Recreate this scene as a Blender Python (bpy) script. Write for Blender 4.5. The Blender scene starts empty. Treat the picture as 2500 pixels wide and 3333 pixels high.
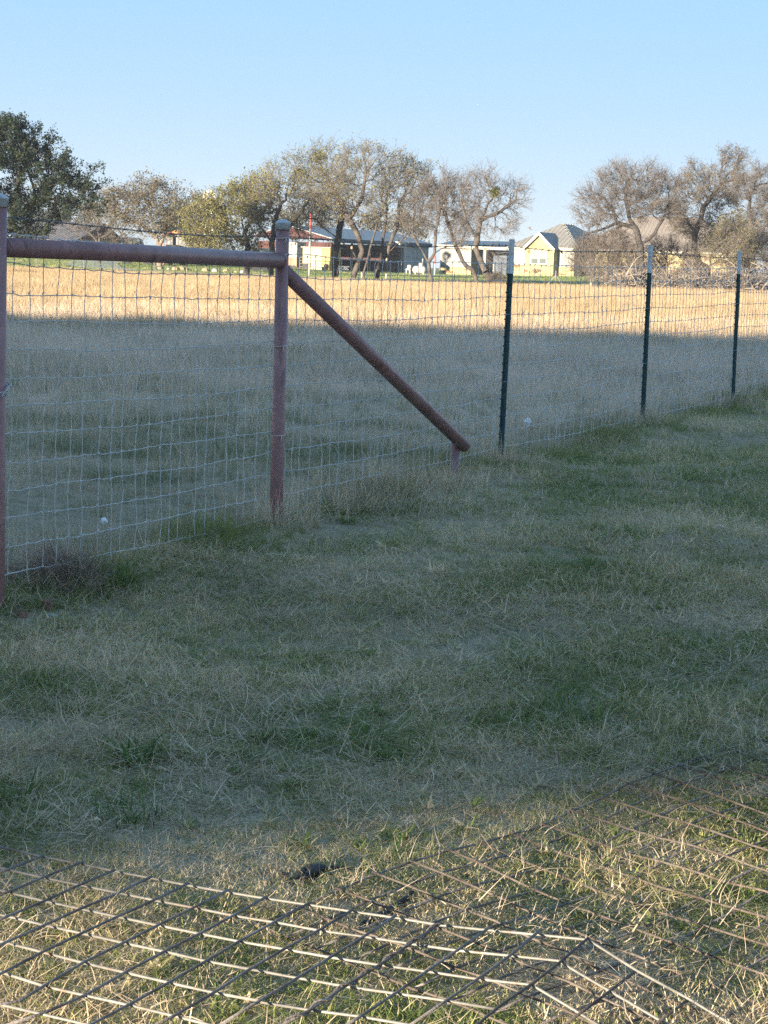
import bpy, math, random
import numpy as np
from mathutils import Vector, Matrix, Euler

# ------------------------------------------------------------------ camera, sky, sun, exposure
sc = bpy.context.scene
COL = sc.collection
CAMZ = 1.45
FPX, CX, CY = 6500.0, 1250.0, 1666.5
PITCH, ROLL = math.radians(7.03), math.radians(1.72)
fwd = np.array([0, math.cos(PITCH), -math.sin(PITCH)])
_r = np.array([1.0, 0, 0]); _u = np.cross(_r, fwd)
rgt = _r * math.cos(ROLL) + _u * math.sin(ROLL)
upv = _u * math.cos(ROLL) - _r * math.sin(ROLL)
cam = bpy.data.cameras.new('camera'); camo = bpy.data.objects.new('camera', cam); COL.objects.link(camo)
cam.sensor_fit = 'VERTICAL'; cam.sensor_height = 24.0; cam.lens = 24.0 * FPX / 3333.0
cam.clip_start = 0.1; cam.clip_end = 6000
M = Matrix(((rgt[0], upv[0], -fwd[0], 0), (rgt[1], upv[1], -fwd[1], 0), (rgt[2], upv[2], -fwd[2], CAMZ), (0, 0, 0, 1)))
camo.matrix_world = M
sc.camera = camo

SUN_EL = math.radians(7.0)
SUN_TRAVEL = (0.60, 0.80)            # horizontal direction the light travels
w = bpy.data.worlds.new('World'); sc.world = w; w.use_nodes = True
nt = w.node_tree; bg = nt.nodes['Background']
sky = nt.nodes.new('ShaderNodeTexSky'); sky.sky_type = 'NISHITA'; sky.sun_disc = False
sky.sun_elevation = SUN_EL
sky.sun_rotation = math.atan2(-SUN_TRAVEL[0], -SUN_TRAVEL[1]) % (2 * math.pi)
sky.altitude = 200; sky.air_density = 1.0; sky.dust_density = 0.5; sky.ozone_density = 6.0
def wn(kind, **kw):
    n = nt.nodes.new(kind)
    for k_, v_ in kw.items(): setattr(n, k_, v_)
    return n
gam = wn('ShaderNodeGamma'); gam.inputs[1].default_value = 0.13          # an even, bright evening dome
tint = wn('ShaderNodeMix', data_type='RGBA', blend_type='MULTIPLY'); tint.inputs[0].default_value = 1.0; tint.inputs[7].default_value = (0.285, 0.452, 0.65, 1)
nt.links.new(sky.outputs[0], gam.inputs[0]); nt.links.new(gam.outputs[0], tint.inputs[6])
# pale haze towards the horizon, the same all the way round
tcw = wn('ShaderNodeTexCoord'); sx = wn('ShaderNodeSeparateXYZ'); nt.links.new(tcw.outputs['Generated'], sx.inputs[0])
m1 = wn('ShaderNodeMath', operation='MULTIPLY'); m1.inputs[1].default_value = -1 / 0.065; nt.links.new(sx.outputs['Z'], m1.inputs[0])
m2 = wn('ShaderNodeMath', operation='EXPONENT'); nt.links.new(m1.outputs[0], m2.inputs[0])
m3 = wn('ShaderNodeMath', operation='MINIMUM'); m3.inputs[1].default_value = 1.0; nt.links.new(m2.outputs[0], m3.inputs[0])
hzm = wn('ShaderNodeMix', data_type='RGBA'); nt.links.new(m3.outputs[0], hzm.inputs[0]); nt.links.new(tint.outputs[2], hzm.inputs[6]); hzm.inputs[7].default_value = (0.66, 0.72, 0.74, 1)
nt.links.new(hzm.outputs[2], bg.inputs[0]); bg.inputs[1].default_value = 0.15
sl = bpy.data.lights.new('sun', 'SUN'); slo = bpy.data.objects.new('sun', sl); COL.objects.link(slo)
sl.energy = 2.5; sl.angle = math.radians(0.53); sl.color = (1.0, 0.86, 0.66)
slo.rotation_euler = Vector((SUN_TRAVEL[0] * math.cos(SUN_EL), SUN_TRAVEL[1] * math.cos(SUN_EL), -math.sin(SUN_EL))).to_track_quat('-Z', 'Y').to_euler()
slo.location = (-30, -40, 20)
vs = sc.view_settings
sc.display_settings.display_device = 'sRGB'
vs.view_transform = 'Standard'; vs.look = 'None'; vs.gamma = 1.0; vs.use_curve_mapping = False
vs.exposure = 3.22
sc.cycles.max_bounces = 6; sc.cycles.diffuse_bounces = 4; sc.cycles.transparent_max_bounces = 4
sc.cycles.use_denoising = False; sc.cycles.denoiser = 'OPENIMAGEDENOISE'; sc.cycles.denoising_input_passes = 'RGB_ALBEDO_NORMAL'; sc.cycles.denoising_prefilter = 'ACCURATE'
sc.cycles.sample_clamp_indirect = 4.0; sc.cycles.volume_bounces = 1

# ------------------------------------------------------------------ helpers
rng = np.random.default_rng(7)
def ray(u, v):
    return fwd + rgt * (u - CX) / FPX - upv * (v - CY) / FPX
def at(u, v, Y):
    d = ray(u, v); p = d * (Y / d[1]); return np.array([p[0], p[1], p[2] + CAMZ])
def onz(u, v, z):
    d = ray(u, v); p = d * ((z - CAMZ) / d[2]); return np.array([p[0], p[1], z])

FENCE_XY = [tuple(at(*k)[:2]) for k in ((-9, 1300, 7.03), (910, 1200, 9.21), (1643, 1100, 12.10), (2104, 1080, 14.87), (2397, 1050, 17.50))]
FENCE_XY.append((2 * FENCE_XY[4][0] - FENCE_XY[3][0] + 0.05, 20.2))
PY = [0, 3.2, 5.0, 7.03, 9.21, 12.1, 14.87, 17.5, 24, 60, 110]
PZ = [0, 0.0, 0.055, 0.15, 0.232, 0.292, 0.312, 0.340, 0.372, 0.40, 0.40]
def fence_d(x, y):
    best = np.full(np.shape(x), 1e9); t_at = np.zeros(np.shape(x))
    for (x0, y0), (x1, y1) in zip(FENCE_XY[:-1], FENCE_XY[1:]):
        dx, dy = x1 - x0, y1 - y0; L2 = dx * dx + dy * dy
        t = np.clip(((x - x0) * dx + (y - y0) * dy) / L2, 0, 1)
        d = np.hypot(x - x0 - t * dx, y - y0 - t * dy)
        best = np.minimum(best, d)
    return best
def fence_side(x, y):       # >0: lawn side (right / near)
    return (x - FENCE_XY[0][0]) * 0.914 - (y - 7.03) * 0.394
def sstep(a, b, v):
    t = np.clip((v - a) / (b - a), 0, 1); return t * t * (3 - 2 * t)
def ground(x, y):
    x = np.asarray(x, float); y = np.asarray(y, float)
    z = np.interp(y, PY, PZ)
    d = fence_d(x, y)
    z = z + 0.045 * np.exp(-(d / 0.30) ** 2) * (1 - sstep(8.5, 11.5, y))
    amp = np.clip((y - 1) / 6, 0, 1)
    z = z + amp * (0.018 * np.sin(x * 1.9 + y * 0.7) + 0.015 * np.sin(y * 2.3 - x * 0.8 + 1.0))
    s = sstep(90, 135, y)
    z = z + s * 0.00042 * x * x * np.clip(125.0 / np.maximum(y, 1), 0, 1) ** 2
    z = z + sstep(120, 225, y) * (0.28 + 0.55 * sstep(0, -20, x) + 0.15 * sstep(5, 20, x))
    return z
def gz(x, y):
    return float(ground(x, y))

class MB:
    def __init__(s): s.v = []; s.f = []; s.a = []
    def add(s, vs_, fs, a=None):
        o = len(s.v); s.v.extend([tuple(map(float, p)) for p in vs_]); s.f.extend([tuple(i + o for i in f) for f in fs])
        if a is not None: s.a.extend([a] * len(vs_))
    def box(s, c, size, rz=0.0):
        x, y, z = [k / 2 for k in size]; cs, sn = math.cos(rz), math.sin(rz); vv = []
        for a, b, d in ((-x, -y, -z), (x, -y, -z), (x, y, -z), (-x, y, -z), (-x, -y, z), (x, -y, z), (x, y, z), (-x, y, z)):
            vv.append((c[0] + a * cs - b * sn, c[1] + a * sn + b * cs, c[2] + d))
        s.add(vv, [(0, 3, 2, 1), (4, 5, 6, 7), (0, 1, 5, 4), (1, 2, 6, 5), (2, 3, 7, 6), (3, 0, 4, 7)])
    def ext(s, lo, hi):
        s.box([(a + b) / 2 for a, b in zip(lo, hi)], [b - a for a, b in zip(lo, hi)])
    def poly(s, pts, dvec):          # prism: polygon pts swept by dvec
        n = len(pts); p2 = [tuple(np.add(p, dvec)) for p in pts]
        s.add(list(pts) + p2, [tuple(range(n)), tuple(range(2 * n - 1, n - 1, -1))] + [(i, i + n, (i + 1) % n + n, (i + 1) % n) for i in range(n)])
    def tube(s, pts, rad, n=8, caps=True):
        pts = [np.asarray(p, float) for p in pts]; m = len(pts)
        if np.isscalar(rad): rad = [rad] * m
        vv = []; ref = None
        for i, p in enumerate(pts):
            t = pts[min(i + 1, m - 1)] - pts[max(i - 1, 0)]; t = t / (np.linalg.norm(t) + 1e-12)
            if ref is None:
                ref = np.array([0, 0, 1.0]) if abs(t[2]) < 0.9 else np.array([1.0, 0, 0])
            a = ref - t * (ref @ t)
            if np.linalg.norm(a) < 1e-6: a = np.cross(t, [0.3, 0.9, 0.2])
            a /= np.linalg.norm(a); b = np.cross(t, a); ref = a
            for k in range(n):
                th = 2 * math.pi * k / n
                vv.append(p + rad[i] * (math.cos(th) * a + math.sin(th) * b))
        ff = []
        for i in range(m - 1):
            for k in range(n):
                k2 = (k + 1) % n
                ff.append((i * n + k, i * n + k2, (i + 1) * n + k2, (i + 1) * n + k))
        if caps: ff += [tuple(range(n - 1, -1, -1)), tuple(range((m - 1) * n, m * n))]
        s.add(vv, ff)
    def lathe(s, c, prof, n=20):
        vv = []; m = len(prof)
        for r, z in prof:
            for k in range(n):
                th = 2 * math.pi * k / n; vv.append((c[0] + r * math.cos(th), c[1] + r * math.sin(th), c[2] + z))
        ff = [(i * n + k, i * n + (k + 1) % n, (i + 1) * n + (k + 1) % n, (i + 1) * n + k) for i in range(m - 1) for k in range(n)]
        ff += [tuple(range(n - 1, -1, -1)), tuple(range((m - 1) * n, m * n))]
        s.add(vv, ff)
    def mesh(s, name, mat, smooth=False):
        me = bpy.data.meshes.new(name); me.from_pydata(s.v, [], s.f)
        if s.a:
            at_ = me.attributes.new('rnd', 'FLOAT', 'POINT'); at_.data.foreach_set('value', np.array(s.a, np.float32))
        if mat: me.materials.append(mat)
        if smooth: me.shade_smooth()
        me.update(); return me
    def build(s, name, mat, parent=None, smooth=False, kind=None, label=None):
        return link(name, s.mesh(name, mat, smooth), parent, kind, label)
def link(name, me, parent=None, kind=None, label=None):
    o = bpy.data.objects.new(name, me); COL.objects.link(o)
    if parent is not None: o.parent = parent
    if kind: o['kind'] = kind
    if label: o['label'] = label
    return o
def tag(o, label, cat, group=None, kind=None):
    o['label'] = label; o['category'] = cat
    if group: o['group'] = group
    if kind: o['kind'] = kind
    return o
def thing(name, label, cat, loc=(0, 0, 0), rz=0.0, group=None):
    o = bpy.data.objects.new(name, None); COL.objects.link(o); o.empty_display_size = 0.1
    o.location = [float(k) for k in loc]; o.rotation_euler = (0, 0, rz)
    return tag(o, label, cat, group)

# ------------------------------------------------------------------ materials
def mat(name, col, rough=0.7, var=0.25, scale=6.0, col2=None, metal=0.0, bump=0.0, bscale=None, spec=0.3, coords='Object'):
    m = bpy.data.materials.new(name); m.use_nodes = True; t = m.node_tree; p = t.nodes['Principled BSDF']
    p.inputs['Roughness'].default_value = rough; p.inputs['Metallic'].default_value = metal
    p.inputs['Specular IOR Level'].default_value = spec
    tc = t.nodes.new('ShaderNodeTexCoord')
    n = t.nodes.new('ShaderNodeTexNoise'); n.inputs['Scale'].default_value = scale; n.inputs['Detail'].default_value = 6; n.inputs['Roughness'].default_value = 0.65
    t.links.new(tc.outputs[coords], n.inputs['Vector'])
    r = t.nodes.new('ShaderNodeValToRGB'); r.color_ramp.elements[0].position = 0.32; r.color_ramp.elements[1].position = 0.68
    c = np.array(col); lo = c * (1 - var); hi = np.array(col2) if col2 is not None else np.minimum(c * (1 + var), 0.95)
    r.color_ramp.elements[0].color = (*lo, 1); r.color_ramp.elements[1].color = (*hi, 1)
    t.links.new(n.outputs['Fac'], r.inputs[0]); t.links.new(r.outputs[0], p.inputs['Base Color'])
    if bump:
        n2 = t.nodes.new('ShaderNodeTexNoise'); n2.inputs['Scale'].default_value = bscale or scale * 4; n2.inputs['Detail'].default_value = 4
        t.links.new(tc.outputs[coords], n2.inputs['Vector'])
        b = t.nodes.new('ShaderNodeBump'); b.inputs['Strength'].default_value = bump; b.inputs['Distance'].default_value = 0.02
        t.links.new(n2.outputs['Fac'], b.inputs['Height']); t.links.new(b.outputs[0], p.inputs['Normal'])
    return m
def ribbed(name, col, period, axis='X', rough=0.45, metal=0.0, depth=0.03, col2=None):
    m = mat(name, col, rough, 0.12, 0.8, col2, metal); t = m.node_tree; p = t.nodes['Principled BSDF']
    tc = t.nodes['Texture Coordinate']
    wv = t.nodes.new('ShaderNodeTexWave'); wv.wave_type = 'BANDS'; wv.bands_direction = axis; wv.inputs['Scale'].default_value = 0.314 / period; wv.inputs['Distortion'].default_value = 0
    t.links.new(tc.outputs['Object'], wv.inputs['Vector'])
    b = t.nodes.new('ShaderNodeBump'); b.inputs['Strength'].default_value = 0.8; b.inputs['Distance'].default_value = depth
    t.links.new(wv.outputs['Fac'], b.inputs['Height']); t.links.new(b.outputs[0], p.inputs['Normal'])
    return m
def grass_mat(name, greens, drys, dryness, patch=0.6, pscale=1.2, trans=0.45, yscale=1.0):
    """colour = green..dry by per-blade 'rnd', per-instance random and world-space patches"""
    m = bpy.data.materials.new(name); m.use_nodes = True; t = m.node_tree; N = t.nodes.new; Lk = t.links.new
    out = t.nodes['Material Output']; t.nodes.remove(t.nodes['Principled BSDF'])
    at_ = N('ShaderNodeAttribute'); at_.attribute_name = 'rnd'
    oi = N('ShaderNodeObjectInfo'); ge = N('ShaderNodeNewGeometry')
    mp = N('ShaderNodeMapping'); mp.inputs['Scale'].default_value = (pscale, pscale * yscale, pscale)
    Lk(ge.outputs['Position'], mp.inputs['Vector'])
    no = N('ShaderNodeTexNoise'); no.inputs['Scale'].default_value = 1.0; no.inputs['Detail'].default_value = 3
    Lk(mp.outputs[0], no.inputs['Vector'])
    def math_(op, a, b):
        n = N('ShaderNodeMath'); n.operation = op
        for i, k in enumerate((a, b)):
            if isinstance(k, (int, float)): n.inputs[i].default_value = k
            else: Lk(k, n.inputs[i])
        return n.outputs[0]
    # dryness score in 0..1
    p1 = math_('MULTIPLY', math_('SUBTRACT', no.outputs['Fac'], 0.5), patch * 2.6)
    p2 = math_('MULTIPLY', math_('SUBTRACT', oi.outputs['Random'], 0.5), 0.45)
    p3 = math_('MULTIPLY', math_('SUBTRACT', at_.outputs['Fac'], 0.5), 0.9)
    s = math_('ADD', math_('ADD', p1, p2), math_('ADD', p3, dryness))
    rp = N('ShaderNodeValToRGB'); e = rp.color_ramp.elements
    cols = [greens[0], greens[1], drys[0], drys[1]]; pos = [0.0, 0.42, 0.60, 1.0]
    e[0].position = pos[0]; e[1].position = pos[3]
    e[0].color = (*cols[0], 1); e[1].color = (*cols[3], 1)
    for k in (1, 2):
        q = e.new(pos[k]); q.color = (*cols[k], 1)
    Lk(s, rp.inputs[0])
    df = N('ShaderNodeBsdfDiffuse'); tr = N('ShaderNodeBsdfTranslucent')
    Lk(rp.outputs[0], df.inputs['Color']); Lk(rp.outputs[0], tr.inputs['Color'])
    mx = N('ShaderNodeMixShader'); mx.inputs[0].default_value = trans; Lk(df.outputs[0], mx.inputs[1]); Lk(tr.outputs[0], mx.inputs[2])
    Lk(mx.outputs[0], out.inputs['Surface'])
    return m

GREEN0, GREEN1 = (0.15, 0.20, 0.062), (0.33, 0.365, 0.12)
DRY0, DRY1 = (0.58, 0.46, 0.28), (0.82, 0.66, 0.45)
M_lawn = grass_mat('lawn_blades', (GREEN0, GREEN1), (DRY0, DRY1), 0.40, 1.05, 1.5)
M_thatch = grass_mat('dead_blades', ((0.44, 0.34, 0.23), (0.56, 0.44, 0.30)), ((0.64, 0.52, 0.36), (0.80, 0.66, 0.49)), 0.55, 0.5, 2.0, 0.4)
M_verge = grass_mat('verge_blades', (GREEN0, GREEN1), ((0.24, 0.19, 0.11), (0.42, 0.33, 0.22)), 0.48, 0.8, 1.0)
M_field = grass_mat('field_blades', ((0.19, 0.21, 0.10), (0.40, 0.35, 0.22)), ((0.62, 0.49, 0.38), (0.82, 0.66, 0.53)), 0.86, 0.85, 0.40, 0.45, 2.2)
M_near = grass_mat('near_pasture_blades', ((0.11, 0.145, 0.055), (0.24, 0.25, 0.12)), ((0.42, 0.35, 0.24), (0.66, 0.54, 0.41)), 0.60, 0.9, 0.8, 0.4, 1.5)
M_hay = grass_mat('hay_blades', ((0.26, 0.195, 0.115), (0.35, 0.26, 0.155)), ((0.41, 0.305, 0.19), (0.51, 0.385, 0.25)), 0.5, 0.5, 0.3, 0.3)
M_yard = grass_mat('yard_blades', ((0.11, 0.16, 0.05), (0.16, 0.21, 0.07)), ((0.25, 0.24, 0.11), (0.36, 0.30, 0.17)), 0.36, 0.5, 0.12, 0.25)
M_stalk = grass_mat('stalk_blades', ((0.10, 0.07, 0.055), (0.17, 0.12, 0.095)), ((0.26, 0.19, 0.15), (0.42, 0.33, 0.27)), 0.5, 0.3, 2.0, 0.1)
M_pipe = mat('pipe_paint', (0.27, 0.145, 0.145), 0.42, 0.22, 9, None, 0.0, 0.15, 60, 0.5)
def weather(m, col, scale, lo, hi, stretch=(1, 1, 1)):
    t = m.node_tree; p = t.nodes['Principled BSDF']; old = p.inputs['Base Color'].links[0].from_socket
    mp = t.nodes.new('ShaderNodeMapping'); mp.inputs['Scale'].default_value = stretch; t.links.new(t.nodes['Texture Coordinate'].outputs['Object'], mp.inputs[0])
    n = t.nodes.new('ShaderNodeTexNoise'); n.inputs['Scale'].default_value = scale; n.inputs['Detail'].default_value = 8; n.inputs['Roughness'].default_value = 0.75; t.links.new(mp.outputs[0], n.inputs['Vector'])
    r = t.nodes.new('ShaderNodeValToRGB'); r.color_ramp.elements[0].position = lo; r.color_ramp.elements[1].position = hi; r.color_ramp.elements[0].color = (0, 0, 0, 1); r.color_ramp.elements[1].color = (1, 1, 1, 1)
    t.links.new(n.outputs['Fac'], r.inputs[0]); mx = t.nodes.new('ShaderNodeMix'); mx.data_type = 'RGBA'
    t.links.new(r.outputs[0], mx.inputs[0]); t.links.new(old, mx.inputs[6]); mx.inputs[7].default_value = (*col, 1); t.links.new(mx.outputs[2], p.inputs['Base Color'])
weather(M_pipe, (0.15, 0.065, 0.045), 14, 0.56, 0.66, (1, 1, 0.25)); weather(M_pipe, (0.36, 0.25, 0.235), 45, 0.64, 0.70)
M_galv = mat('galvanised', (0.42, 0.44, 0.46), 0.5, 0.25, 40, None, 0.35, 0.1, 90)
M_wire = mat('fence_wire', (0.49, 0.50, 0.49), 0.6, 0.2, 25, None, 0.0)
M_barb = mat('barbed_wire_steel', (0.16, 0.15, 0.15), 0.6, 0.4, 30, None, 0.3)
M_rodlit = mat('lit_rod', (0.14, 0.133, 0.118), 0.5, 0.35, 14, (0.215, 0.205, 0.185), 0.1, 0.1, 120)  # lit tone, put into the colour of rods lying across the sun
M_rodshade = mat('shaded_rod', (0.13, 0.10, 0.085), 0.65, 0.45, 12, (0.25, 0.22, 0.20), 0.1, 0.2, 120)  # shaded tone, put into the colour of rods lying along the sun
M_rust = mat('rusted_rod', (0.075, 0.052, 0.042), 0.75, 0.4, 10, (0.13, 0.11, 0.092), 0.0, 0.3, 120)
M_tgreen = mat('post_green', (0.026, 0.066, 0.068), 0.5, 0.35, 20, None, 0.0, 0.1, 80, 0.4)
M_twhite = mat('post_white', (0.62, 0.62, 0.62), 0.5, 0.2, 25, (0.75, 0.75, 0.75), 0.0)
weather(M_tgreen, (0.09, 0.10, 0.10), 60, 0.62, 0.72, (1, 1, 0.2)); weather(M_twhite, (0.28, 0.29, 0.30), 40, 0.58, 0.70)
weather(M_rodlit, (0.16, 0.10, 0.07), 22, 0.56, 0.66)
M_black = mat('black_rubber', (0.014, 0.014, 0.016), 0.6, 0.4, 20)
M_paper = mat('white_paper', (0.78, 0.78, 0.80), 0.6, 0.06, 30)
M_brick = mat('broken_brick', (0.19, 0.105, 0.07), 0.9, 0.4, 25, None, 0, 0.5, 60)
M_leaf = mat('dry_leaf', (0.50, 0.39, 0.27), 0.7, 0.2, 40)

# ------------------------------------------------------------------ ground
ys = np.concatenate([[-120, -60, -30, -16, -8, -3], np.arange(0, 26, 0.16), np.arange(26, 70, 0.8), np.arange(70, 270, 3), [300, 350, 420, 520, 700, 1000, 1300]])
xh = np.concatenate([np.arange(0, 7, 0.16), np.arange(7, 16, 0.6), np.arange(16, 70, 2.5), [85, 110, 150, 220, 350, 600, 1100]])
xs = np.concatenate([-xh[::-1][:-1], xh])
XX, YY = np.meshgrid(xs, ys); ZZ = ground(XX, YY)
nx, ny = len(xs), len(ys)
V = np.stack([XX.ravel(), YY.ravel(), ZZ.ravel()], 1)
idx = np.arange(nx * ny).reshape(ny, nx)
Q = np.stack([idx[:-1, :-1].ravel(), idx[:-1, 1:].ravel(), idx[1:, 1:].ravel(), idx[1:, :-1].ravel()], 1)
gm = bpy.data.meshes.new('ground'); gm.from_pydata(V.tolist(), [], Q.tolist())
side = fence_side(XX, YY).ravel(); yy = YY.ravel()
fieldm = np.clip(sstep(0.1, -0.5, side) * sstep(5.5, 7, yy) , 0, 1)
dryf = sstep(8, 18, yy) * fieldm
yard = sstep(121.5, 123.5, yy)
at_ = gm.attributes.new('dryf', 'FLOAT', 'POINT'); at_.data.foreach_set('value', dryf.astype(np.float32))
at_ = gm.attributes.new('yard', 'FLOAT', 'POINT'); at_.data.foreach_set('value', yard.astype(np.float32))
gm.shade_smooth()
m = bpy.data.materials.new('ground_soil'); m.use_nodes = True; t = m.node_tree; p = t.nodes['Principled BSDF']; p.inputs['Roughness'].default_value = 0.95; p.inputs['Specular IOR Level'].default_value = 0.05
def nz(t, scale, det=6):
    ge = t.nodes.new('ShaderNodeNewGeometry'); n = t.nodes.new('ShaderNodeTexNoise'); n.inputs['Scale'].default_value = scale; n.inputs['Detail'].default_value = det; n.inputs['Roughness'].default_value = 0.7
    t.links.new(ge.outputs['Position'], n.inputs['Vector']); return n.outputs['Fac']
def ramp(t, fac, a, b, p0=0.3, p1=0.7):
    r = t.nodes.new('ShaderNodeValToRGB'); r.color_ramp.elements[0].color = (*a, 1); r.color_ramp.elements[1].color = (*b, 1); r.color_ramp.elements[0].position = p0; r.color_ramp.elements[1].position = p1
    t.links.new(fac, r.inputs[0]); return r.outputs[0]
def mixc(t, fac, a, b):
    n = t.nodes.new('ShaderNodeMix'); n.data_type = 'RGBA'; t.links.new(fac, n.inputs[0]); t.links.new(a, n.inputs[6]); t.links.new(b, n.inputs[7]); return n.outputs[2]
def attr(t, nm):
    a = t.nodes.new('ShaderNodeAttribute'); a.attribute_name = nm; return a.outputs['Fac']
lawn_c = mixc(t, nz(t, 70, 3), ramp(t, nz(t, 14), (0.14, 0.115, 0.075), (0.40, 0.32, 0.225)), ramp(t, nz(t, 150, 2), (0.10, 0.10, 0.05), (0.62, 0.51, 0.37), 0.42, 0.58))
field_c = ramp(t, nz(t, 3), (0.34, 0.275, 0.185), (0.54, 0.43, 0.30))
yard_c = ramp(t, nz(t, 0.10, 9), (0.11, 0.17, 0.05), (0.27, 0.24, 0.11), 0.40, 0.66)
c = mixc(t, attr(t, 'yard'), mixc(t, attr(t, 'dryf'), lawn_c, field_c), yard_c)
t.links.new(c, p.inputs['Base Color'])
b = t.nodes.new('ShaderNodeBump'); b.inputs['Strength'].default_value = 0.9; b.inputs['Distance'].default_value = 0.02
t.links.new(nz(t, 30), b.inputs['Height']); t.links.new(b.outputs[0], p.inputs['Normal'])
gm.materials.append(m)
go = link('ground', gm, kind='structure')

def strip(name, pts, width, matl, lift=0.006):
    pts = [np.array(q, float) for q in pts]; mb = MB(); vv = []
    fine = []
    for a, b in zip(pts[:-1], pts[1:]):
        n = max(2, int(np.linalg.norm(b - a) / 1.5))
        fine += [a + (b - a) * k / n for k in range(n)]
    fine.append(pts[-1])
    for i, q in enumerate(fine):
        d = fine[min(i + 1, len(fine) - 1)] - fine[max(i - 1, 0)]; d /= np.linalg.norm(d); nrm = np.array([-d[1], d[0]])
        for k in (-1, -0.5, 0, 0.5, 1):
            e = q + nrm * k * width / 2; vv.append((e[0], e[1], gz(*e) + lift))
    ff = [(i * 5 + k, i * 5 + k + 1, i * 5 + 6 + k, i * 5 + 5 + k) for i in range(len(fine) - 1) for k in range(4)]
    mb.add(vv, ff); return mb.build(name, matl, kind='structure', smooth=True)
M_gravel = mat('gravel', (0.27, 0.26, 0.25), 0.95, 0.2, 2.0, coords='Object', bump=0.5, bscale=20)
strip('driveway', [(-27.5, 205), (-26.0, 175), (-22.5, 152), (-19.5, 141), (-10, 140), (3.0, 142)], 4.2, M_gravel, 0.03)
strip('gravel_yard', [(-8.0, 193), (-2, 194), (6.5, 196)], 7.0, M_gravel, 0.03)

# thin evening haze over the whole place
mb = MB(); mb.ext((-1110, -125, -3.0), (1110, 1310, 14.0)); hz = mb.build('haze', None, kind='stuff')
mh = bpy.data.materials.new('haze'); mh.use_nodes = True; t = mh.node_tree; t.nodes.remove(t.nodes['Principled BSDF'])
pv = t.nodes.new('ShaderNodeVolumePrincipled'); pv.inputs['Density'].default_value = 0.0003; pv.inputs['Color'].default_value = (0.86, 0.90, 0.95, 1); pv.inputs['Anisotropy'].default_value = 0.35
t.links.new(pv.outputs[0], t.nodes['Material Output'].inputs['Volume']); hz.data.materials.append(mh)

# ------------------------------------------------------------------ unseen shed added behind the camera, shaped to cast the long shade over the pasture
M_clad = ribbed('shed_cladding', (0.34, 0.35, 0.36), 0.25, 'X')
M_post = mat('timber', (0.22, 0.16, 0.11), 0.85, 0.3, 8)
shed = thing('hay_barn', 'tall open-backed metal shed added unseen behind the photographer to cast the shade', 'barn', (0, 0, 0))
tanE = math.tan(SUN_EL)
YB = -15.0
def zb(x):           # lower edge of the cladding, sloped to shape the sunlit strip on the near grass
    return 3.09 + 0.14 * (x + 14.7)
mb = MB(); mb.poly([(-72, YB, zb(-18)), (-18, YB, zb(-18)), (-11, YB, zb(-11)), (14, YB, zb(-11)), (14, YB, 7.5), (-72, YB, 7.5)], (0, -0.06, 0))
mb.build('cladding', M_clad, shed)
mb = MB(); mb.poly([(-73, YB + 0.3, 7.62), (-73, YB - 6, 6.9), (-73, YB - 6, 6.82), (-73, YB + 0.3, 7.52)], (88, 0, 0)); mb.build('roof', M_clad, shed)
for k in range(15):
    x = -72 + k * 6.14
    for y in (YB - 0.2, YB - 5.7):
        mb = MB(); top = 7.45 if y > YB - 2 else 6.85
        mb.ext((x - 0.1, y - 0.1, gz(x, y) - 0.4), (x + 0.1, y + 0.1, top)); mb.build('post', M_post, shed)

# ------------------------------------------------------------------ pipe brace assembly of the fence
FD = np.array([0.394, 0.914, 0.0]); FN = np.array([-0.914, 0.394, 0.0])   # along the fence, towards the field
P0, P1 = FENCE_XY[0], FENCE_XY[1]
z0t = at(4, 645, 7.03)[2]; z1t = at(921, 726, 9.21)[2]
fr = thing('pipe_fence_brace', 'dark red welded pipe fence brace of two capped posts, rail and diagonal strut', 'pipe brace', (P0[0], P0[1], gz(*P0)))
inv = Matrix.Translation(-Vector(fr.location))
def under(o):                       # parts are built in world coordinates: keep them there
    o.matrix_parent_inverse = Matrix.Translation(-o.parent.location) if o.parent.parent is None else Matrix.Identity(4); return o
RP = 0.0303
posts = []
for (x, y), zt in ((P0, z0t), (P1, z1t)):
    mb = MB(); mb.tube([(x, y, gz(x, y) - 0.35), (x, y, gz(x, y) + 0.3), (x, y, zt - 0.03)], RP, 28)
    po = under(mb.build('post', M_pipe, fr, True)); posts.append(po)
    mb = MB(); mb.lathe((x, y, zt), [(RP + 0.0035, -0.030), (RP + 0.0045, -0.0295), (RP + 0.0045, -0.004), (RP + 0.006, -0.002), (RP + 0.005, 0.003), (RP * 0.85, 0.010), (RP * 0.45, 0.016), (0.004, 0.018)], 28)
    mb.build('cap', M_galv, po, True)
a = at(20, 805, 7.07); b = at(900, 848, 9.19)
mb = MB(); A_ = np.array([P0[0], P0[1], a[2]]); B_ = np.array([P1[0], P1[1], b[2]])
mid = (A_ + B_) / 2 + np.array([0, 0, 0.002])
mb.tube([A_ + (B_ - A_) * 0.012, mid, B_ - (B_ - A_) * 0.008], 0.0345, 28); under(mb.build('rail', M_pipe, fr, True))
YS = 11.10
S_ = at(1482, 1470, YS); zs0 = gz(S_[0], S_[1]) - 0.3
e0 = np.array([P1[0], P1[1], at(925, 880, 9.21)[2]]) + 0.01 * FD
e1 = at(1512, 1452, YS + 0.03)
mb = MB(); mb.tube([e0, e0 + (e1 - e0) * 0.5, e1], 0.0345, 28); under(mb.build('diagonal_strut', M_pipe, fr, True))
mb = MB(); mb.tube([(S_[0], S_[1], zs0), (S_[0], S_[1], at(1482, 1424, YS)[2])], 0.0255, 20); under(mb.build('stub', M_pipe, fr, True))
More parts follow.
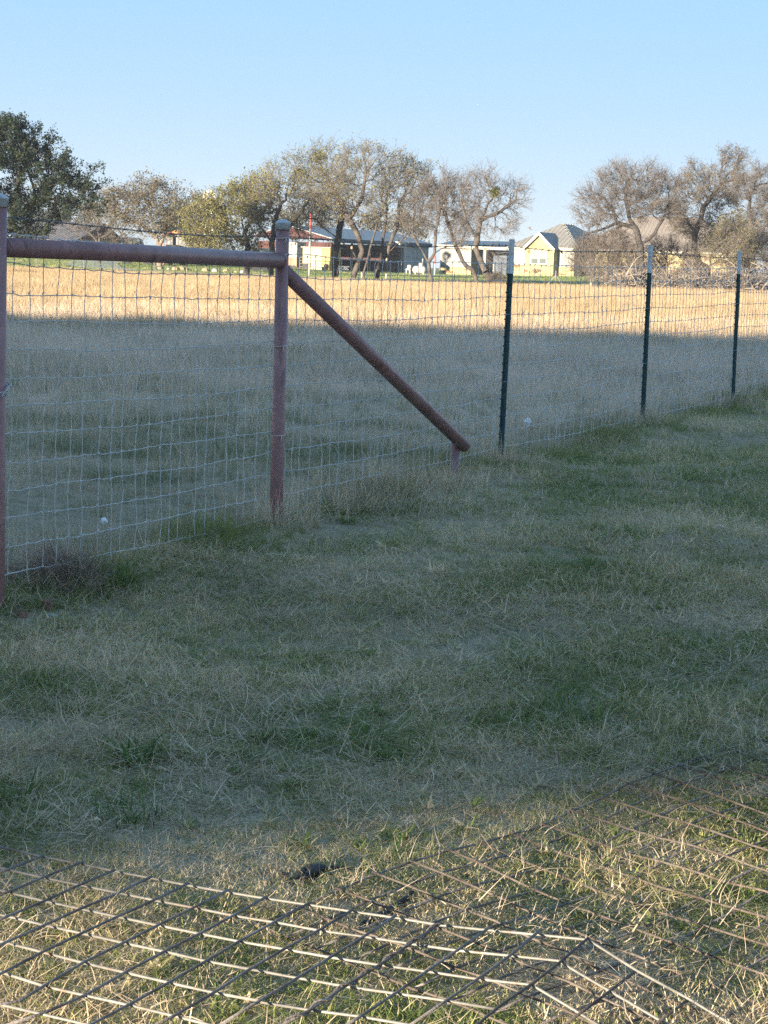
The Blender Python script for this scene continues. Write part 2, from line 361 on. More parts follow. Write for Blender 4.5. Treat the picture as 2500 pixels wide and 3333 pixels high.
# weld beads where the pipes meet
mb = MB()
def ring(c, axis, R, r, n=26):
    c = np.array(c, float); axis = np.array(axis, float); axis /= np.linalg.norm(axis)
    u = np.cross(axis, [0, 0, 1.0]) if abs(axis[2]) < 0.9 else np.array([1.0, 0, 0]); u /= np.linalg.norm(u); w_ = np.cross(axis, u)
    return [c + R * (math.cos(2 * math.pi * k / n) * u + math.sin(2 * math.pi * k / n) * w_) for k in range(n + 1)]
d_ = (B_ - A_) / np.linalg.norm(B_ - A_)
for c_ in (A_ + d_ * 0.031, B_ - d_ * 0.031):
    mb = MB(); mb.tube(ring(c_, d_, 0.0345, 0.003), 0.0032, 5); under(mb.build('weld_bead', M_pipe, fr, True))
# tie wires twisted round the posts
def tie(x, y, z, R=RP, parent=None, tilt=0.012):
    mb = MB(); pts = []
    for k in range(15):
        th = -0.4 + 2 * math.pi * 0.62 * k / 14 - 2.0
        pts.append((x + (R + 0.0022) * math.cos(th), y + (R + 0.0022) * math.sin(th), z + tilt * (k / 14 - 0.5)))
    mb.tube(pts, 0.0017, 5)
    q = pts[5]; mb.tube([q, (q[0] + 0.001, q[1] - 0.006, q[2] - 0.014), (q[0] - 0.004, q[1] - 0.004, q[2] - 0.026)], 0.0019, 5)
    return mb.build('tie_wire', M_wire, parent, True)
for v in (772, 826, 1125, 1417):
    tie(P1[0], P1[1], at(905, v, 9.17)[2], RP, posts[1])

# ------------------------------------------------------------------ woven wire mesh
MS = 0.1016
ztop = [at(12, 760, 7.03)[2], at(908, 826, 9.21)[2], at(1643, 857, 12.1)[2], at(2104, 868, 14.87)[2], at(2400, 873, 17.5)[2]]
ztop.append(ztop[-1] + 0.01)
OFF = [0.034, 0.034, 0.022, 0.022, 0.022, 0.022]
FP = [np.array([x + FN[0] * o, y + FN[1] * o, z]) for (x, y), z, o in zip(FENCE_XY, ztop, OFF)]
seg = [np.linalg.norm((b - a)[:2]) for a, b in zip(FP[:-1], FP[1:])]; cum = np.concatenate([[0], np.cumsum(seg)])
def fence_pt(s):
    k = min(max(int(np.searchsorted(cum, s)) - 1, 0), len(seg) - 1); f = (s - cum[k]) / seg[k]
    q = FP[k] + (FP[k + 1] - FP[k]) * f
    return q - np.array([0, 0, 0.012 * math.sin(math.pi * min(max(f, 0), 1))])
mf = thing('wire_mesh_fence', 'square knotted wire mesh fence stretched between the pipe brace and the green posts', 'wire fence', (FP[0][0], FP[0][1], gz(*FENCE_XY[0])))
LEN = cum[-1]
for r in range(13):
    mb = MB(); pts = []; n = int(LEN / MS)
    for k in range(n * 2 + 1):
        s = k * MS / 2; q = fence_pt(s)
        jz = 0.004 * math.sin(s * 3.1 + r * 2.0) + 0.002 * math.sin(s * 9.7 + r) + (0.0016 if k % 2 else -0.0016) * (1 if (k // 2 + r) % 3 else 0.3)
        pts.append((q[0] + rng.normal(0, 0.001), q[1], q[2] - r * MS + jz + rng.normal(0, 0.0012)))
    mb.tube(pts, 0.0021 if r in (0, 12) else 0.0018, 4, False)
    under(mb.build('line_wire', M_wire, mf))
stay_meshes = []
for v_ in range(12):
    mb = MB(); pts = []; ph = rng.uniform(0, 6.28, 3)
    for k in range(25):
        z = -k * MS / 2; a_ = 0.0055 * math.sin(k * 0.55 + ph[0]) + 0.004 * math.sin(k * 1.57 + ph[1]) + rng.normal(0, 0.0015)
        pts.append((a_, 0.003 * math.sin(k * 0.9 + ph[2]), z))
    mb.tube(pts, 0.0018, 4, False)
    for r in range(13):                      # wrapped knots on the line wires
        q = pts[min(2 * r, 24)]
        mb.tube([(q[0] - 0.004, 0, q[2] - 0.005), (q[0] - 0.002, 0, q[2]), (q[0] + 0.002, 0, q[2]), (q[0] + 0.004, 0, q[2] + 0.005)], [0.002, 0.0036, 0.0036, 0.002], 5)
    stay_meshes.append(mb.mesh('stay_wire', M_wire))
for k in range(1, int(LEN / MS)):
    s = (k - 0.5) * MS; q = fence_pt(s); o = link('stay_wire', stay_meshes[rng.integers(12)], mf)
    d = fence_pt(min(s + 0.05, LEN)) - fence_pt(s - 0.05)
    under(o); o.location = q + np.array([0, 0, rng.normal(0, 0.003)]); o.rotation_euler = (rng.normal(0, 0.006), rng.normal(0, 0.010), math.atan2(d[1], d[0]))

# barbed wire along the top
zb_ = [at(12, 703, 7.03)[2], at(908, 768, 9.21)[2], at(1643, 800, 12.1)[2], at(2104, 817, 14.87)[2], at(2400, 836, 17.5)[2]]; zb_.append(zb_[-1])
BP = [np.array([x + FN[0] * 0.03, y + FN[1] * 0.03, z]) for (x, y), z in zip(FENCE_XY, zb_)]
bw = thing('barbed_wire', 'barbed wire strand running along the top above the mesh fence', 'barbed wire', BP[0])
strand = [MB(), MB()]; bar = MB(); tp = [[], []]
def bpt(s):
    k = min(max(int(np.searchsorted(cum, s)) - 1, 0), len(seg) - 1); f = (s - cum[k]) / seg[k]
    q = BP[k] + (BP[k + 1] - BP[k]) * f
    return q - np.array([0, 0, 0.02 * math.sin(math.pi * min(max(f, 0), 1))]) + np.array([0, 0, 0.004 * math.sin(s * 2.7)])
s = 0.0
while s < LEN - 0.02:
    q = bpt(s)
    for j in (0, 1):
        th = s * 55 + j * math.pi; tp[j].append(q + 0.0022 * (math.cos(th) * FN + math.sin(th) * np.array([0, 0, 1])))
    s += 0.018
for j in (0, 1):
    strand[j].tube(tp[j], 0.0014, 4, False); under(strand[j].build('strand', M_barb, bw))
s = 0.05
while s < LEN - 0.1:
    q = bpt(s); th = rng.uniform(0, 6.28)
    for sg in (-1, 1):
        for off in (-0.004, 0.004):
            dv = math.cos(th + off * 60) * FN + math.sin(th + off * 60) * np.array([0, 0, 1])
            bar.tube([q + FD * off - dv * 0.002, q + FD * off + sg * dv * 0.015], [0.0016, 0.0006], 4)
    bar.tube([q - FD * 0.007, q + FD * 0.007], 0.0038, 5)
    s += 0.127 + rng.normal(0, 0.004)
under(bar.build('barb', M_barb, bw, kind='stuff'))

# ------------------------------------------------------------------ studded T posts
def tpost(k, label, vtop, u):
    x, y = FENCE_XY[k]; Y = y; zt = at(u, vtop, Y)[2]; z0 = gz(x, y) - 0.25
    o = thing('fence_post', label, 'fence post', (x, y, gz(x, y)), 0, 'green steel posts of the mesh fence')
    zw = zt - 0.205
    def prof(za, zb, mt, nm, par):
        mb = MB()
        f0 = FN * 0.009; t1 = FD * 0.015
        c = np.array([x, y, 0])
        # flange plate lies along the fence, web points into the yard
        def plate(p, q, th):
            p = np.array(p); q = np.array(q); d = (q - p) / np.linalg.norm(q - p); nn = np.array([-d[1], d[0], 0]) * th / 2
            mb.poly([(*(p + nn)[:2], za), (*(q + nn)[:2], za), (*(q - nn)[:2], za), (*(p - nn)[:2], za)], (0, 0, zb - za))
        plate(c + f0 - t1, c + f0 + t1, 0.0055); plate(c + f0 * 0.77, c - FN * 0.019, 0.006)
        return under(mb.build(nm, mt, par))
    sh = prof(z0, zw, M_tgreen, 'shaft', o); prof(zw, zt, M_twhite, 'white_tip', o)
    mbs = None
    z = zt - 0.05; i = 0
    stud = None
    mb = MB(); c = np.array([x, y, 0]) + FN * 0.0122
    mb.add([tuple(c - FD * 0.008 + np.array([0, 0, -0.008])), tuple(c + FD * 0.008 + np.array([0, 0, -0.008])), tuple(c + FD * 0.008 + np.array([0, 0, 0.006])), tuple(c - FD * 0.008 + np.array([0, 0, 0.006])),
            tuple(c - FD * 0.007 + FN * 0.008 + np.array([0, 0, -0.006])), tuple(c + FD * 0.007 + FN * 0.008 + np.array([0, 0, -0.006])), tuple(c + FD * 0.006 + FN * 0.007 + np.array([0, 0, 0.003])), tuple(c - FD * 0.006 + FN * 0.007 + np.array([0, 0, 0.003]))],
           [(4, 5, 6, 7), (0, 1, 5, 4), (1, 2, 6, 5), (2, 3, 7, 6), (3, 0, 4, 7)])
    smg = mb.mesh('stud', M_tgreen); smw = mb.mesh('stud', M_twhite)
    while z > gz(x, y):
        s_ = link('stud', smw if z > zw else smg, o); under(s_); s_.location = (0, 0, z); z -= 0.0535
    for zc in (zt - 0.085, ztop[k] - 3 * MS, ztop[k] - 7 * MS, ztop[k] - 11 * MS):
        mb = MB(); c = np.array([x, y, zc])
        mb.tube([c + FN * 0.020 - FD * 0.022, c - FN * 0.000 - FD * 0.012, c - FN * 0.022 + FD * 0.0, c - FN * 0.002 + FD * 0.012, c + FN * 0.020 + FD * 0.022], 0.0017, 5)
        under(mb.build('wire_clip', M_galv, o))
    o.rotation_euler = (rng.normal(0, 0.008), rng.normal(0, 0.008), rng.normal(0, 0.08))
    return o
tpost(2, 'green steel post with white tip nearest the diagonal strut', 778, 1653)
tpost(3, 'middle green steel post with white tip, between the two others', 797, 2116)
tpost(4, 'farthest green steel post with white tip, at the right edge', 815, 2408)

# ------------------------------------------------------------------ chain round the left post
ch = thing('chain', 'shiny steel chain hanging round the left pipe post', 'chain', (P0[0], P0[1], at(10, 1290, 7.0)[2]))
def chlink(c, d, nrm):
    c = np.array(c); d = np.array(d, float); d /= np.linalg.norm(d); nrm = np.array(nrm, float); nrm -= d * (d @ nrm); nrm /= np.linalg.norm(nrm)
    pts = []
    for k in range(21):
        th = 2 * math.pi * k / 20; a_ = 0.0145 * math.cos(th); b_ = 0.0075 * math.sin(th)
        a_ += math.copysign(0.006, a_) if abs(math.cos(th)) > 0.25 else 0.006 * math.cos(th) * 4
        pts.append(c + d * a_ + nrm * b_)
    mb = MB(); mb.tube(pts, 0.0026, 6, False); return under(mb.build('link', M_galv, ch, True))
path = [at(-30, 1292, 6.985), at(-6, 1286, 6.985), at(12, 1283, 6.985), at(24, 1270, 6.99), at(32, 1258, 7.02), at(28, 1250, 7.06), at(14, 1249, 7.08)]
for k in range(len(path) - 1):
    d = path[k + 1] - path[k]; nrm = (0.2, -0.3, 1) if k % 2 else (0.2, 1, 0.25)
    chlink((path[k] + path[k + 1]) / 2, d, nrm)

# ------------------------------------------------------------------ the two wire panels lying in the grass
K = 0.5425
def r1(*a): return [(x * K, 2750 + y * K) for x, y in a]
def r2(*a): return [(800 + x * K, 2750 + y * K) for x, y in a]
def r3(*a): return [(1600 + x * K, 2450 + y * K) for x, y in a]
ZA = 0.100
W = [

 r1((-60, 0), (60, 25), (250, 70), (490, 115), (700, 160), (910, 200), (1140, 245), (1370, 285), (1600, 322)) + r2((380, 360), (640, 400), (900, 437), (1170, 482), (1470, 513)) + r3((280, 1092), (580, 1122)),
 r1((-60, 120), (60, 152), (300, 205), (500, 245), (720, 290), (940, 335), (1180, 380), (1420, 428)) + r2((220, 472), (450, 515), (710, 550), (1000, 595), (1280, 635), (1590, 665)) + r3((400, 1248),),
 r1((-60, 258), (70, 290), (280, 340), (500, 387), (720, 435), (960, 485), (1210, 535), (1440, 580)) + r2((230, 625), (510, 675), (800, 720), (1090, 760), (1400, 806)) + r3((240, 1392),),
 r1((-60, 408), (60, 432), (280, 485), (510, 535), (750, 590), (1010, 645), (1250, 700), (1500, 745)) + r2((50, 750), (320, 800), (600, 850), (910, 893), (1220, 937), (1500, 985)),
 r1((-60, 566), (40, 588), (280, 650), (510, 710), (770, 770), (1030, 830), (1300, 890), (1580, 940)) + r2((100, 945), (390, 992), (690, 1030), (950, 1075), (1200, 1120)),
 r1((-60, 745), (40, 775), (280, 852), (520, 905), (800, 967), (1060, 1030), (1300, 1090), (1500, 1140)),
 r1((-60, 945), (10, 960), (270, 1020), (520, 1078), (700, 1120)),
]
TAIL = [r3((880, 1312), (1190, 1480), (1480, 1655)), r3((700, 1425), (1010, 1605), (1150, 1690)), r3((500, 1545), (680, 1660)), [], [], [], []]
panA = thing('welded_wire_mesh', 'upper wire mesh of pale rods crossed by dark rods, propped on the other', 'wire mesh', (0.2, 3.9, 0.1), 0, 'welded wire meshes lying in the grass')
for k, (pl, tl) in enumerate(zip(W, TAIL)):
    pts = [onz(u, v, ZA + 0.004 * math.sin(i * 0.9 + k)) for i, (u, v) in enumerate(pl)]
    for i, (u, v) in enumerate(tl): pts.append(onz(u, v, ZA - 0.022 * (i + 1)))
    mb = MB(); mb.tube(pts, 0.0029, 8); under(mb.build('pale_rod', M_rodlit, panA, True))
D = [
 r1((260, 65), (70, 140), (-60, 185)), r1((500, 100), (270, 190), (60, 278), (-60, 320)), r1((690, 150), (500, 230), (270, 335), (40, 430), (-60, 472)),
 r1((910, 190), (710, 288), (490, 380), (270, 480), (0, 600), (-60, 625)), r1((1130, 230), (930, 328), (700, 432), (490, 530), (260, 640), (0, 775), (-60, 806)),
 r1((1370, 270), (1170, 372), (950, 480), (740, 587), (500, 705), (270, 842), (110, 940), (0, 955), (-60, 965)), r1((1600, 310), (1410, 418), (1200, 530), (980, 642), (750, 765), (520, 897), (260, 1010), (30, 1085)),
 r2((380, 350), (180, 458)) + r1((1440, 575), (1230, 700), (1010, 827), (790, 950), (540, 1080), (440, 1130)),
 r2((640, 390), (450, 505), (220, 630), (0, 760)) + r1((1290, 882), (1050, 1022), (880, 1110)),
 r2((900, 425), (710, 548), (510, 672), (310, 798), (90, 930), (-160, 1085)),
 r2((1170, 470), (990, 592), (800, 722), (590, 852), (390, 988), (170, 1110)),
 r2((1470, 490), (1280, 625), (1090, 755), (900, 888), (690, 1027), (560, 1110)),
 r3((280, 1075),) + r2((1590, 660), (1400, 798), (1210, 930), (960, 1100)),
 r3((580, 1112), (420, 1250), (240, 1388), (60, 1510)) + r2((1380, 1085), (1300, 1140)),
]
DT = [(r3((880, 1300), (710, 1430), (590, 1520), (400, 1660)), (0.075, 0.078, 0.080, 0.085)), (r3((1190, 1475), (1090, 1550), (900, 1690)), (0.052, 0.055, 0.06))]
for k, pl in enumerate(D):
    pts = [onz(u, v, ZA + 0.0062) for u, v in pl]; mb = MB()
    if k == 10:                              # this one is wound round by a second wire
        tw = []
        for i in range(60):
            f = i / 59 * (len(pts) - 1); j = min(int(f), len(pts) - 2); q = pts[j] + (pts[j + 1] - pts[j]) * (f - j)
            tw.append(q + 0.006 * np.array([math.cos(i * 0.75) * 0.85, -math.cos(i * 0.75) * 0.5, math.sin(i * 0.75)]))
        mb.tube(tw, 0.0024, 6)
    mb.tube(pts, 0.0029, 8)
    under(mb.build('dark_rod', (M_rodshade, M_rust, M_rodshade)[k % 3] if k in (3, 5, 9, 11, 13) else M_rodshade, panA, True))
for pl, zz in DT:
    mb = MB(); mb.tube([onz(u, v, z) for (u, v), z in zip(pl, zz)], 0.0029, 8); under(mb.build('dark_rod', M_rust, panA, True))

panB = thing('welded_wire_mesh', 'lower rusty wire mesh half sunk in the grass on the right', 'wire mesh', (0.8, 4.3, 0.05), 0, 'welded wire meshes lying in the grass')
O_ = onz(1093, 2924, 0.04)[:2]; eR = np.array([0.667, -0.745]); eD = np.array([0.640, 0.768])
def pB(i, j, lift):
    q = O_ + eD * (i * 0.131) + eR * (j * 0.1)
    # rises and sinks gently as it lies on uneven turf
    return np.array([q[0], q[1], gz(*q) + 0.032 + lift + 0.012 * math.sin(i * 0.8 + j * 0.35) - 0.010 * sstep(6, 12, i)])
for i in range(-2, 16):
    j0, j1 = (0, 19); mb = MB()
    mb.tube([pB(i, j, 0.0) + np.array([0, 0, rng.normal(0, 0.002)]) for j in range(j0, j1)], 0.0028, 7); under(mb.build('rusty_rod', M_rust, panB, True))
for j in range(0, 18):
    mb = MB(); mb.tube([pB(i, j, -0.0055) + np.array([0, 0, rng.normal(0, 0.0015)]) for i in range(-2, 16)], 0.0028, 7); under(mb.build('dark_rod', M_rodshade, panB, True))

# ------------------------------------------------------------------ trees
def fast_mesh(name, verts, quads, matl, rnd=None):
    me = bpy.data.meshes.new(name); verts = np.asarray(verts, np.float32); quads = np.asarray(quads, np.int32)
    me.vertices.add(len(verts)); me.vertices.foreach_set('co', verts.ravel())
    k = quads.shape[1]
    me.loops.add(quads.size); me.loops.foreach_set('vertex_index', quads.ravel())
    me.polygons.add(len(quads)); me.polygons.foreach_set('loop_start', np.arange(0, quads.size, k, dtype=np.int32))
    if rnd is not None:
        a = me.attributes.new('rnd', 'FLOAT', 'POINT'); a.data.foreach_set('value', np.asarray(rnd, np.float32))
    me.update(calc_edges=True); me.validate()
    if matl: me.materials.append(matl)
    return me
def seg_mesh(name, p0, p1, r0, r1, n, matl):
    p0, p1 = np.asarray(p0), np.asarray(p1); r0 = np.asarray(r0)[:, None]; r1 = np.asarray(r1)[:, None]
    d = p1 - p0; d /= np.linalg.norm(d, axis=1, keepdims=True) + 1e-9
    h = np.where(np.abs(d[:, 2:3]) < 0.8, np.array([[0, 0, 1.0]]), np.array([[1.0, 0, 0]]))
    a = np.cross(d, h); a /= np.linalg.norm(a, axis=1, keepdims=True); b = np.cross(d, a)
    S = len(p0); V = np.zeros((S, 2 * n, 3)); ph = rng.uniform(0, 6.28, (S, 1))
    for k in range(n):
        th = 2 * math.pi * k / n + ph; o = np.cos(th) * a + np.sin(th) * b
        V[:, k] = p0 + o * r0; V[:, n + k] = p1 + o * r1
    base = (np.arange(S) * 2 * n)[:, None]
    F = np.concatenate([base + np.array([[k, (k + 1) % n, n + (k + 1) % n, n + k]]) for k in range(n)], 0)
    return fast_mesh(name, V.reshape(-1, 3), F, matl)
def leaf_mesh(name, pts, size, matl, rg, aspect=0.55):
    n = len(pts); a = rg.normal(size=(n, 3)); a /= np.linalg.norm(a, axis=1, keepdims=True)
    b = rg.normal(size=(n, 3)); b -= a * (a * b).sum(1, keepdims=True); b /= np.linalg.norm(b, axis=1, keepdims=True)
    s = size * rg.uniform(0.6, 1.4, (n, 1)); a = a * s; b = b * s * aspect
    V = np.stack([pts - a * 0.5, pts + b * 0.5, pts + a * 0.6, pts - b * 0.5], 1).reshape(-1, 3)
    F = (np.arange(n) * 4)[:, None] + np.arange(4)[None]
    return fast_mesh(name, V, F, matl, np.repeat(rg.uniform(0, 1, n), 4))

def leaf_mat(name, c0, c1, c2):
    m = bpy.data.materials.new(name); m.use_nodes = True; t = m.node_tree; t.nodes.remove(t.nodes['Principled BSDF']); N = t.nodes.new
    a = N('ShaderNodeAttribute'); a.attribute_name = 'rnd'; rp = N('ShaderNodeValToRGB'); e = rp.color_ramp.elements
    e[0].color = (*c0, 1); e[1].color = (*c2, 1); q = e.new(0.5); q.color = (*c1, 1); t.links.new(a.outputs['Fac'], rp.inputs[0])
    d = N('ShaderNodeBsdfDiffuse'); tr = N('ShaderNodeBsdfTranslucent'); mx = N('ShaderNodeMixShader'); mx.inputs[0].default_value = 0.25
    t.links.new(rp.outputs[0], d.inputs[0]); t.links.new(rp.outputs[0], tr.inputs[0]); t.links.new(d.outputs[0], mx.inputs[1]); t.links.new(tr.outputs[0], mx.inputs[2])
    t.links.new(mx.outputs[0], t.nodes['Material Output'].inputs[0]); return m
M_bark = mat('grey_bark', (0.042, 0.036, 0.033), 0.9, 0.4, 3, (0.092, 0.078, 0.068), 0, 0.5, 12)
M_barkd = mat('dark_bark', (0.034, 0.03, 0.03), 0.9, 0.35, 3, (0.07, 0.062, 0.058), 0, 0.5, 12)
M_twig = mat('bare_twig', (0.082, 0.07, 0.062), 0.9, 0.3, 1.5, (0.155, 0.132, 0.115))
M_twigl = mat('pale_dead_wood', (0.13, 0.11, 0.095), 0.9, 0.35, 1.5, (0.23, 0.195, 0.165))
M_oak = leaf_mat('oak_leaf', (0.012, 0.022, 0.016), (0.025, 0.038, 0.026), (0.055, 0.064, 0.038))
M_olive = leaf_mat('olive_leaf', (0.085, 0.085, 0.03), (0.14, 0.135, 0.05), (0.20, 0.185, 0.08))
M_brownl = leaf_mat('brown_leaf', (0.07, 0.06, 0.037), (0.115, 0.097, 0.06), (0.165, 0.138, 0.09))
M_yell = leaf_mat('yellow_green_leaf', (0.11, 0.108, 0.038), (0.155, 0.145, 0.055), (0.215, 0.195, 0.08))
M_mist = leaf_mat('mistletoe_leaf', (0.10, 0.11, 0.03), (0.15, 0.155, 0.04), (0.20, 0.19, 0.06))

def grow(limbs, blobs, n_attr, step, seed, infl=2.6, kill=0.5, gnarl=0.35, iters=90):
    rg = np.random.default_rng(seed); pos = []; par = []
    for li, pts in enumerate(limbs):
        pts = [np.array(p, float) for p in pts]
        dense = [pts[0]]
        for a, b in zip(pts[:-1], pts[1:]):
            n = max(1, int(np.linalg.norm(b - a) / step)); dense += [a + (b - a) * (k + 1) / n for k in range(n)]
        if li == 0 or not pos: prev = -1
        else:
            dd = np.linalg.norm(np.array(pos) - dense[0], axis=1); prev = int(dd.argmin())
            if dd[prev] < step * 1.5: dense = dense[1:]
            else: prev = -1
        for q in dense: pos.append(q); par.append(prev); prev = len(pos) - 1
    wts = np.array([b[1][0] * b[1][1] * b[1][2] for b in blobs]) ** 0.8; wts /= wts.sum(); A = []
    for (c, r), wt in zip(blobs, wts):
        n = int(n_attr * wt) + 3; q = rg.normal(size=(n, 3)); q /= np.linalg.norm(q, axis=1, keepdims=True); q *= rg.uniform(0.15, 1, (n, 1)) ** 0.45
        A.append(np.array(c) + q * np.array(r))
    A = np.concatenate(A); P = np.array(pos)
    D = np.linalg.norm(A[:, None] - P[None], axis=2); near = D.argmin(1); dist = D.min(1)
    nlimb = len(pos)
    for it in range(iters):
        if len(A) == 0: break
        inf = infl if dist.min() < infl else dist.min() * 1.3
        act = dist < inf; dirs = {}
        for i in np.nonzero(act)[0]:
            d = A[i] - pos[near[i]]; d = d / (np.linalg.norm(d) + 1e-9); k = near[i]
            dirs[k] = dirs.get(k, 0) + d
        new = []
        for k, d in dirs.items():
            d = d / (np.linalg.norm(d) + 1e-6) + rg.normal(0, gnarl, 3); d /= np.linalg.norm(d) + 1e-9
            new.append(pos[k] + d * step); pos.append(new[-1]); par.append(int(k))
        NW = np.array(new); D = np.linalg.norm(A[:, None] - NW[None], axis=2); mn = D.argmin(1); md = D.min(1)
        up = md < dist; near = np.where(up, mn + len(pos) - len(new), near); dist = np.where(up, md, dist)
        keep = dist > kill; A, near, dist = A[keep], near[keep], dist[keep]
    return np.array(pos), np.array(par), nlimb, rg

def tree(name, label, Y, limbs_px, blobs_px, n_attr=420, seed=1, twig_n=900, leaf=None, leaf_n=0, leaf_s=0.1, bark=None, twigm=None, r_base=0.2, tip=0.014,
         group=None, step=0.34, twig_len=(0.45, 1.0), mist=(), upw=0.4, ydepth=0.8, cat='tree', gnarl=0.35, twr=1.0, bury=True):
    bark = bark or M_bark; twigm = twigm or M_twig
    s = Y / FPX; rg0 = np.random.default_rng(seed + 1000)
    limbs = []
    for pl in limbs_px:
        L = [];
        for i, q in enumerate(pl):
            p = at(q[0], q[1], Y); p[1] += (q[2] if len(q) > 2 else 0)
            L.append(p)
        limbs.append(L)
    base = limbs[0][0].copy(); base[2] = gz(base[0], base[1])
    for L in limbs:
        if abs(L[0][2] - base[2]) < 1.4 and (L is limbs[0]): L[0][2] = base[2] - 0.2
    for L in limbs[1:]:
        if L[0][2] < base[2] + 0.5: L[0][2] = gz(L[0][0], L[0][1]) - 0.2
    blobs = [(at(u, v, Y) + np.array([0, rg0.normal(0, 0.3), 0]), (ru * s, max(ru, rv) * s * ydepth, rv * s)) for u, v, ru, rv in blobs_px]
    pos, par, nl, rg = grow(limbs, blobs, n_attr, step, seed, gnarl=gnarl)
    n = len(pos); r = np.full(n, 0.0); acc = np.zeros(n); haschild = np.zeros(n, bool)
    for i in range(n - 1, -1, -1):
        ri = max(acc[i], tip ** 2.2) ; r[i] = ri ** (1 / 2.2)
        if par[i] >= 0: acc[par[i]] += ri; haschild[par[i]] = True
    k = r_base / max(r.max(), 1e-6); r = tip + (r - tip) * (r_base - tip) / max(r.max() - tip, 1e-6)
    t = thing(name, label, cat, base, 0, group)
    pos = pos + rg.normal(0, 1, pos.shape) * np.minimum(0.05, r * 0.28)[:, None]; r = r * rg.uniform(0.86, 1.16, n)
    loc = base
    pos = pos - loc
    ch = np.nonzero(par >= 0)[0]; big = ch[r[ch] > 0.030]; small = ch[r[ch] <= 0.030]
    if len(big): 
        comp = np.full(n, -1); nc = 0                  # every stem that stands on its own is a trunk of its own
        for i in range(n):
            if r[i] <= 0.030: continue
            if par[i] >= 0 and r[par[i]] > 0.030 and comp[par[i]] >= 0: comp[i] = comp[par[i]]
            else: comp[i] = nc; nc += 1
        for c_ in range(nc):
            bg_ = big[comp[big] == c_]
            if len(bg_) == 0: continue
            me = seg_mesh('trunk', pos[par[bg_]], pos[bg_], np.minimum(r[par[bg_]], r[bg_] * 1.25), r[bg_], 9, bark); me.shade_smooth(); link('trunk', me, t)
    p0 = [pos[par[small]]]; p1 = [pos[small]]; ra = [np.minimum(r[par[small]], r[small] * 1.3)]; rb = [r[small]]
    # twigs
    cand = np.nonzero((r < 0.035) & (par >= 0))[0]
    tips = []
    if len(cand) and twig_n:
        pick = rg.choice(cand, twig_n)
        d0 = pos[pick] - pos[par[pick]]; d0 /= np.linalg.norm(d0, axis=1, keepdims=True) + 1e-9
        cen = pos[cand].mean(0); outw = pos[pick] - cen; outw /= np.linalg.norm(outw, axis=1, keepdims=True) + 1e-9
        d = d0 * 0.6 + outw * 0.65 + rg.normal(0, 0.42, d0.shape) + np.array([0, 0, upw]); d /= np.linalg.norm(d, axis=1, keepdims=True)
        q = pos[pick].copy(); L = rg.uniform(*twig_len, (twig_n, 1)); ns = 4
        for k_ in range(ns):
            dn = d + rg.normal(0, 0.28, d.shape); dn /= np.linalg.norm(dn, axis=1, keepdims=True); q2 = q + dn * L / ns
            rr = 0.0105 * twr * (1 - k_ / ns * 0.55); p0.append(q); p1.append(q2); ra.append(np.full(twig_n, rr)); rb.append(np.full(twig_n, rr * 0.85))
            if k_ >= 1:
                d2 = dn * 0.5 + rg.normal(0, 0.7, d.shape) + np.array([0, 0, upw * 0.7]); d2 /= np.linalg.norm(d2, axis=1, keepdims=True); e = q2
                for _ in range(2):
                    e2 = e + (d2 + rg.normal(0, 0.3, d.shape)) * L * 0.2
                    p0.append(e); p1.append(e2); ra.append(np.full(twig_n, 0.0065 * twr)); rb.append(np.full(twig_n, 0.0045 * twr)); e = e2
                tips.append(e)
            q = q2; d = dn
        tips.append(q)
    if sum(len(x) for x in p0):
        me = seg_mesh('branches', np.concatenate(p0), np.concatenate(p1), np.concatenate(ra), np.concatenate(rb), 3, twigm); link('crown', me, t, kind='stuff')
    if leaf_n:
        src = np.concatenate(tips) if tips else pos[cand]
        pk = src[rg.integers(0, len(src), leaf_n)] + rg.normal(0, leaf_s * 0.8, (leaf_n, 3))
        link('foliage', leaf_mesh('foliage', pk, leaf_s, leaf, rg), t, kind='stuff')
    for (u, v, rad) in mist:
        c = at(u, v, Y) - loc; q = rg.normal(size=(420, 3)); q *= (rad * s) * rg.uniform(0.3, 1, (420, 1)) / np.linalg.norm(q, axis=1, keepdims=True)
        link('mistletoe', leaf_mesh('mistletoe', c + q, 0.11, M_mist, rg), t, kind='stuff')
    return t

GB = 'bare trees along the yard edge'
tree('live_oak', 'dark evergreen oak with dense crown at the far left of the pasture', 105, [[(-30, 870), (-25, 780), (-20, 690)], [(-25, 780), (60, 700), (140, 640)], [(-22, 740), (-60, 650), (-90, 560)]],
     [(-30, 560, 200, 165), (140, 600, 130, 105), (50, 480, 120, 85), (220, 625, 95, 60), (70, 730, 105, 66), (290, 612, 48, 40), (190, 545, 50, 40), (-200, 560, 160, 160), (275, 664, 50, 30)], 900, 11, 1500, M_oak, 64000, 0.12, M_barkd, M_barkd, 0.32, twig_len=(0.35, 0.8), step=0.4)
tree('oak', 'brownish half bare oak behind the left pasture, beside the orange trimmed carport', 152, [[(522, 852), (517, 800), (498, 730), (482, 670)], [(517, 800), (545, 745), (590, 690)], [(510, 770), (440, 720), (380, 690)]],
     [(405, 682, 90, 58), (500, 662, 105, 62), (600, 700, 75, 66), (350, 672, 50, 38), (505, 732, 78, 36)], 620, 12, 1300, M_brownl, 9500, 0.15, M_twigl, M_twig, 0.22, step=0.45, twig_len=(0.5, 1.1))
tree('oak', 'thin brownish tree with few leaves in front of the dark gabled barn', 168, [[(322, 850), (324, 800), (318, 755)], [(322, 790), (280, 745)], [(324, 780), (370, 750)]], [(320, 742, 62, 34), (262, 742, 45, 30), (385, 765, 45, 30), (330, 700, 60, 40)], 300, 13, 560, M_brownl, 900, 0.14, M_bark, M_twig, 0.15, step=0.4)
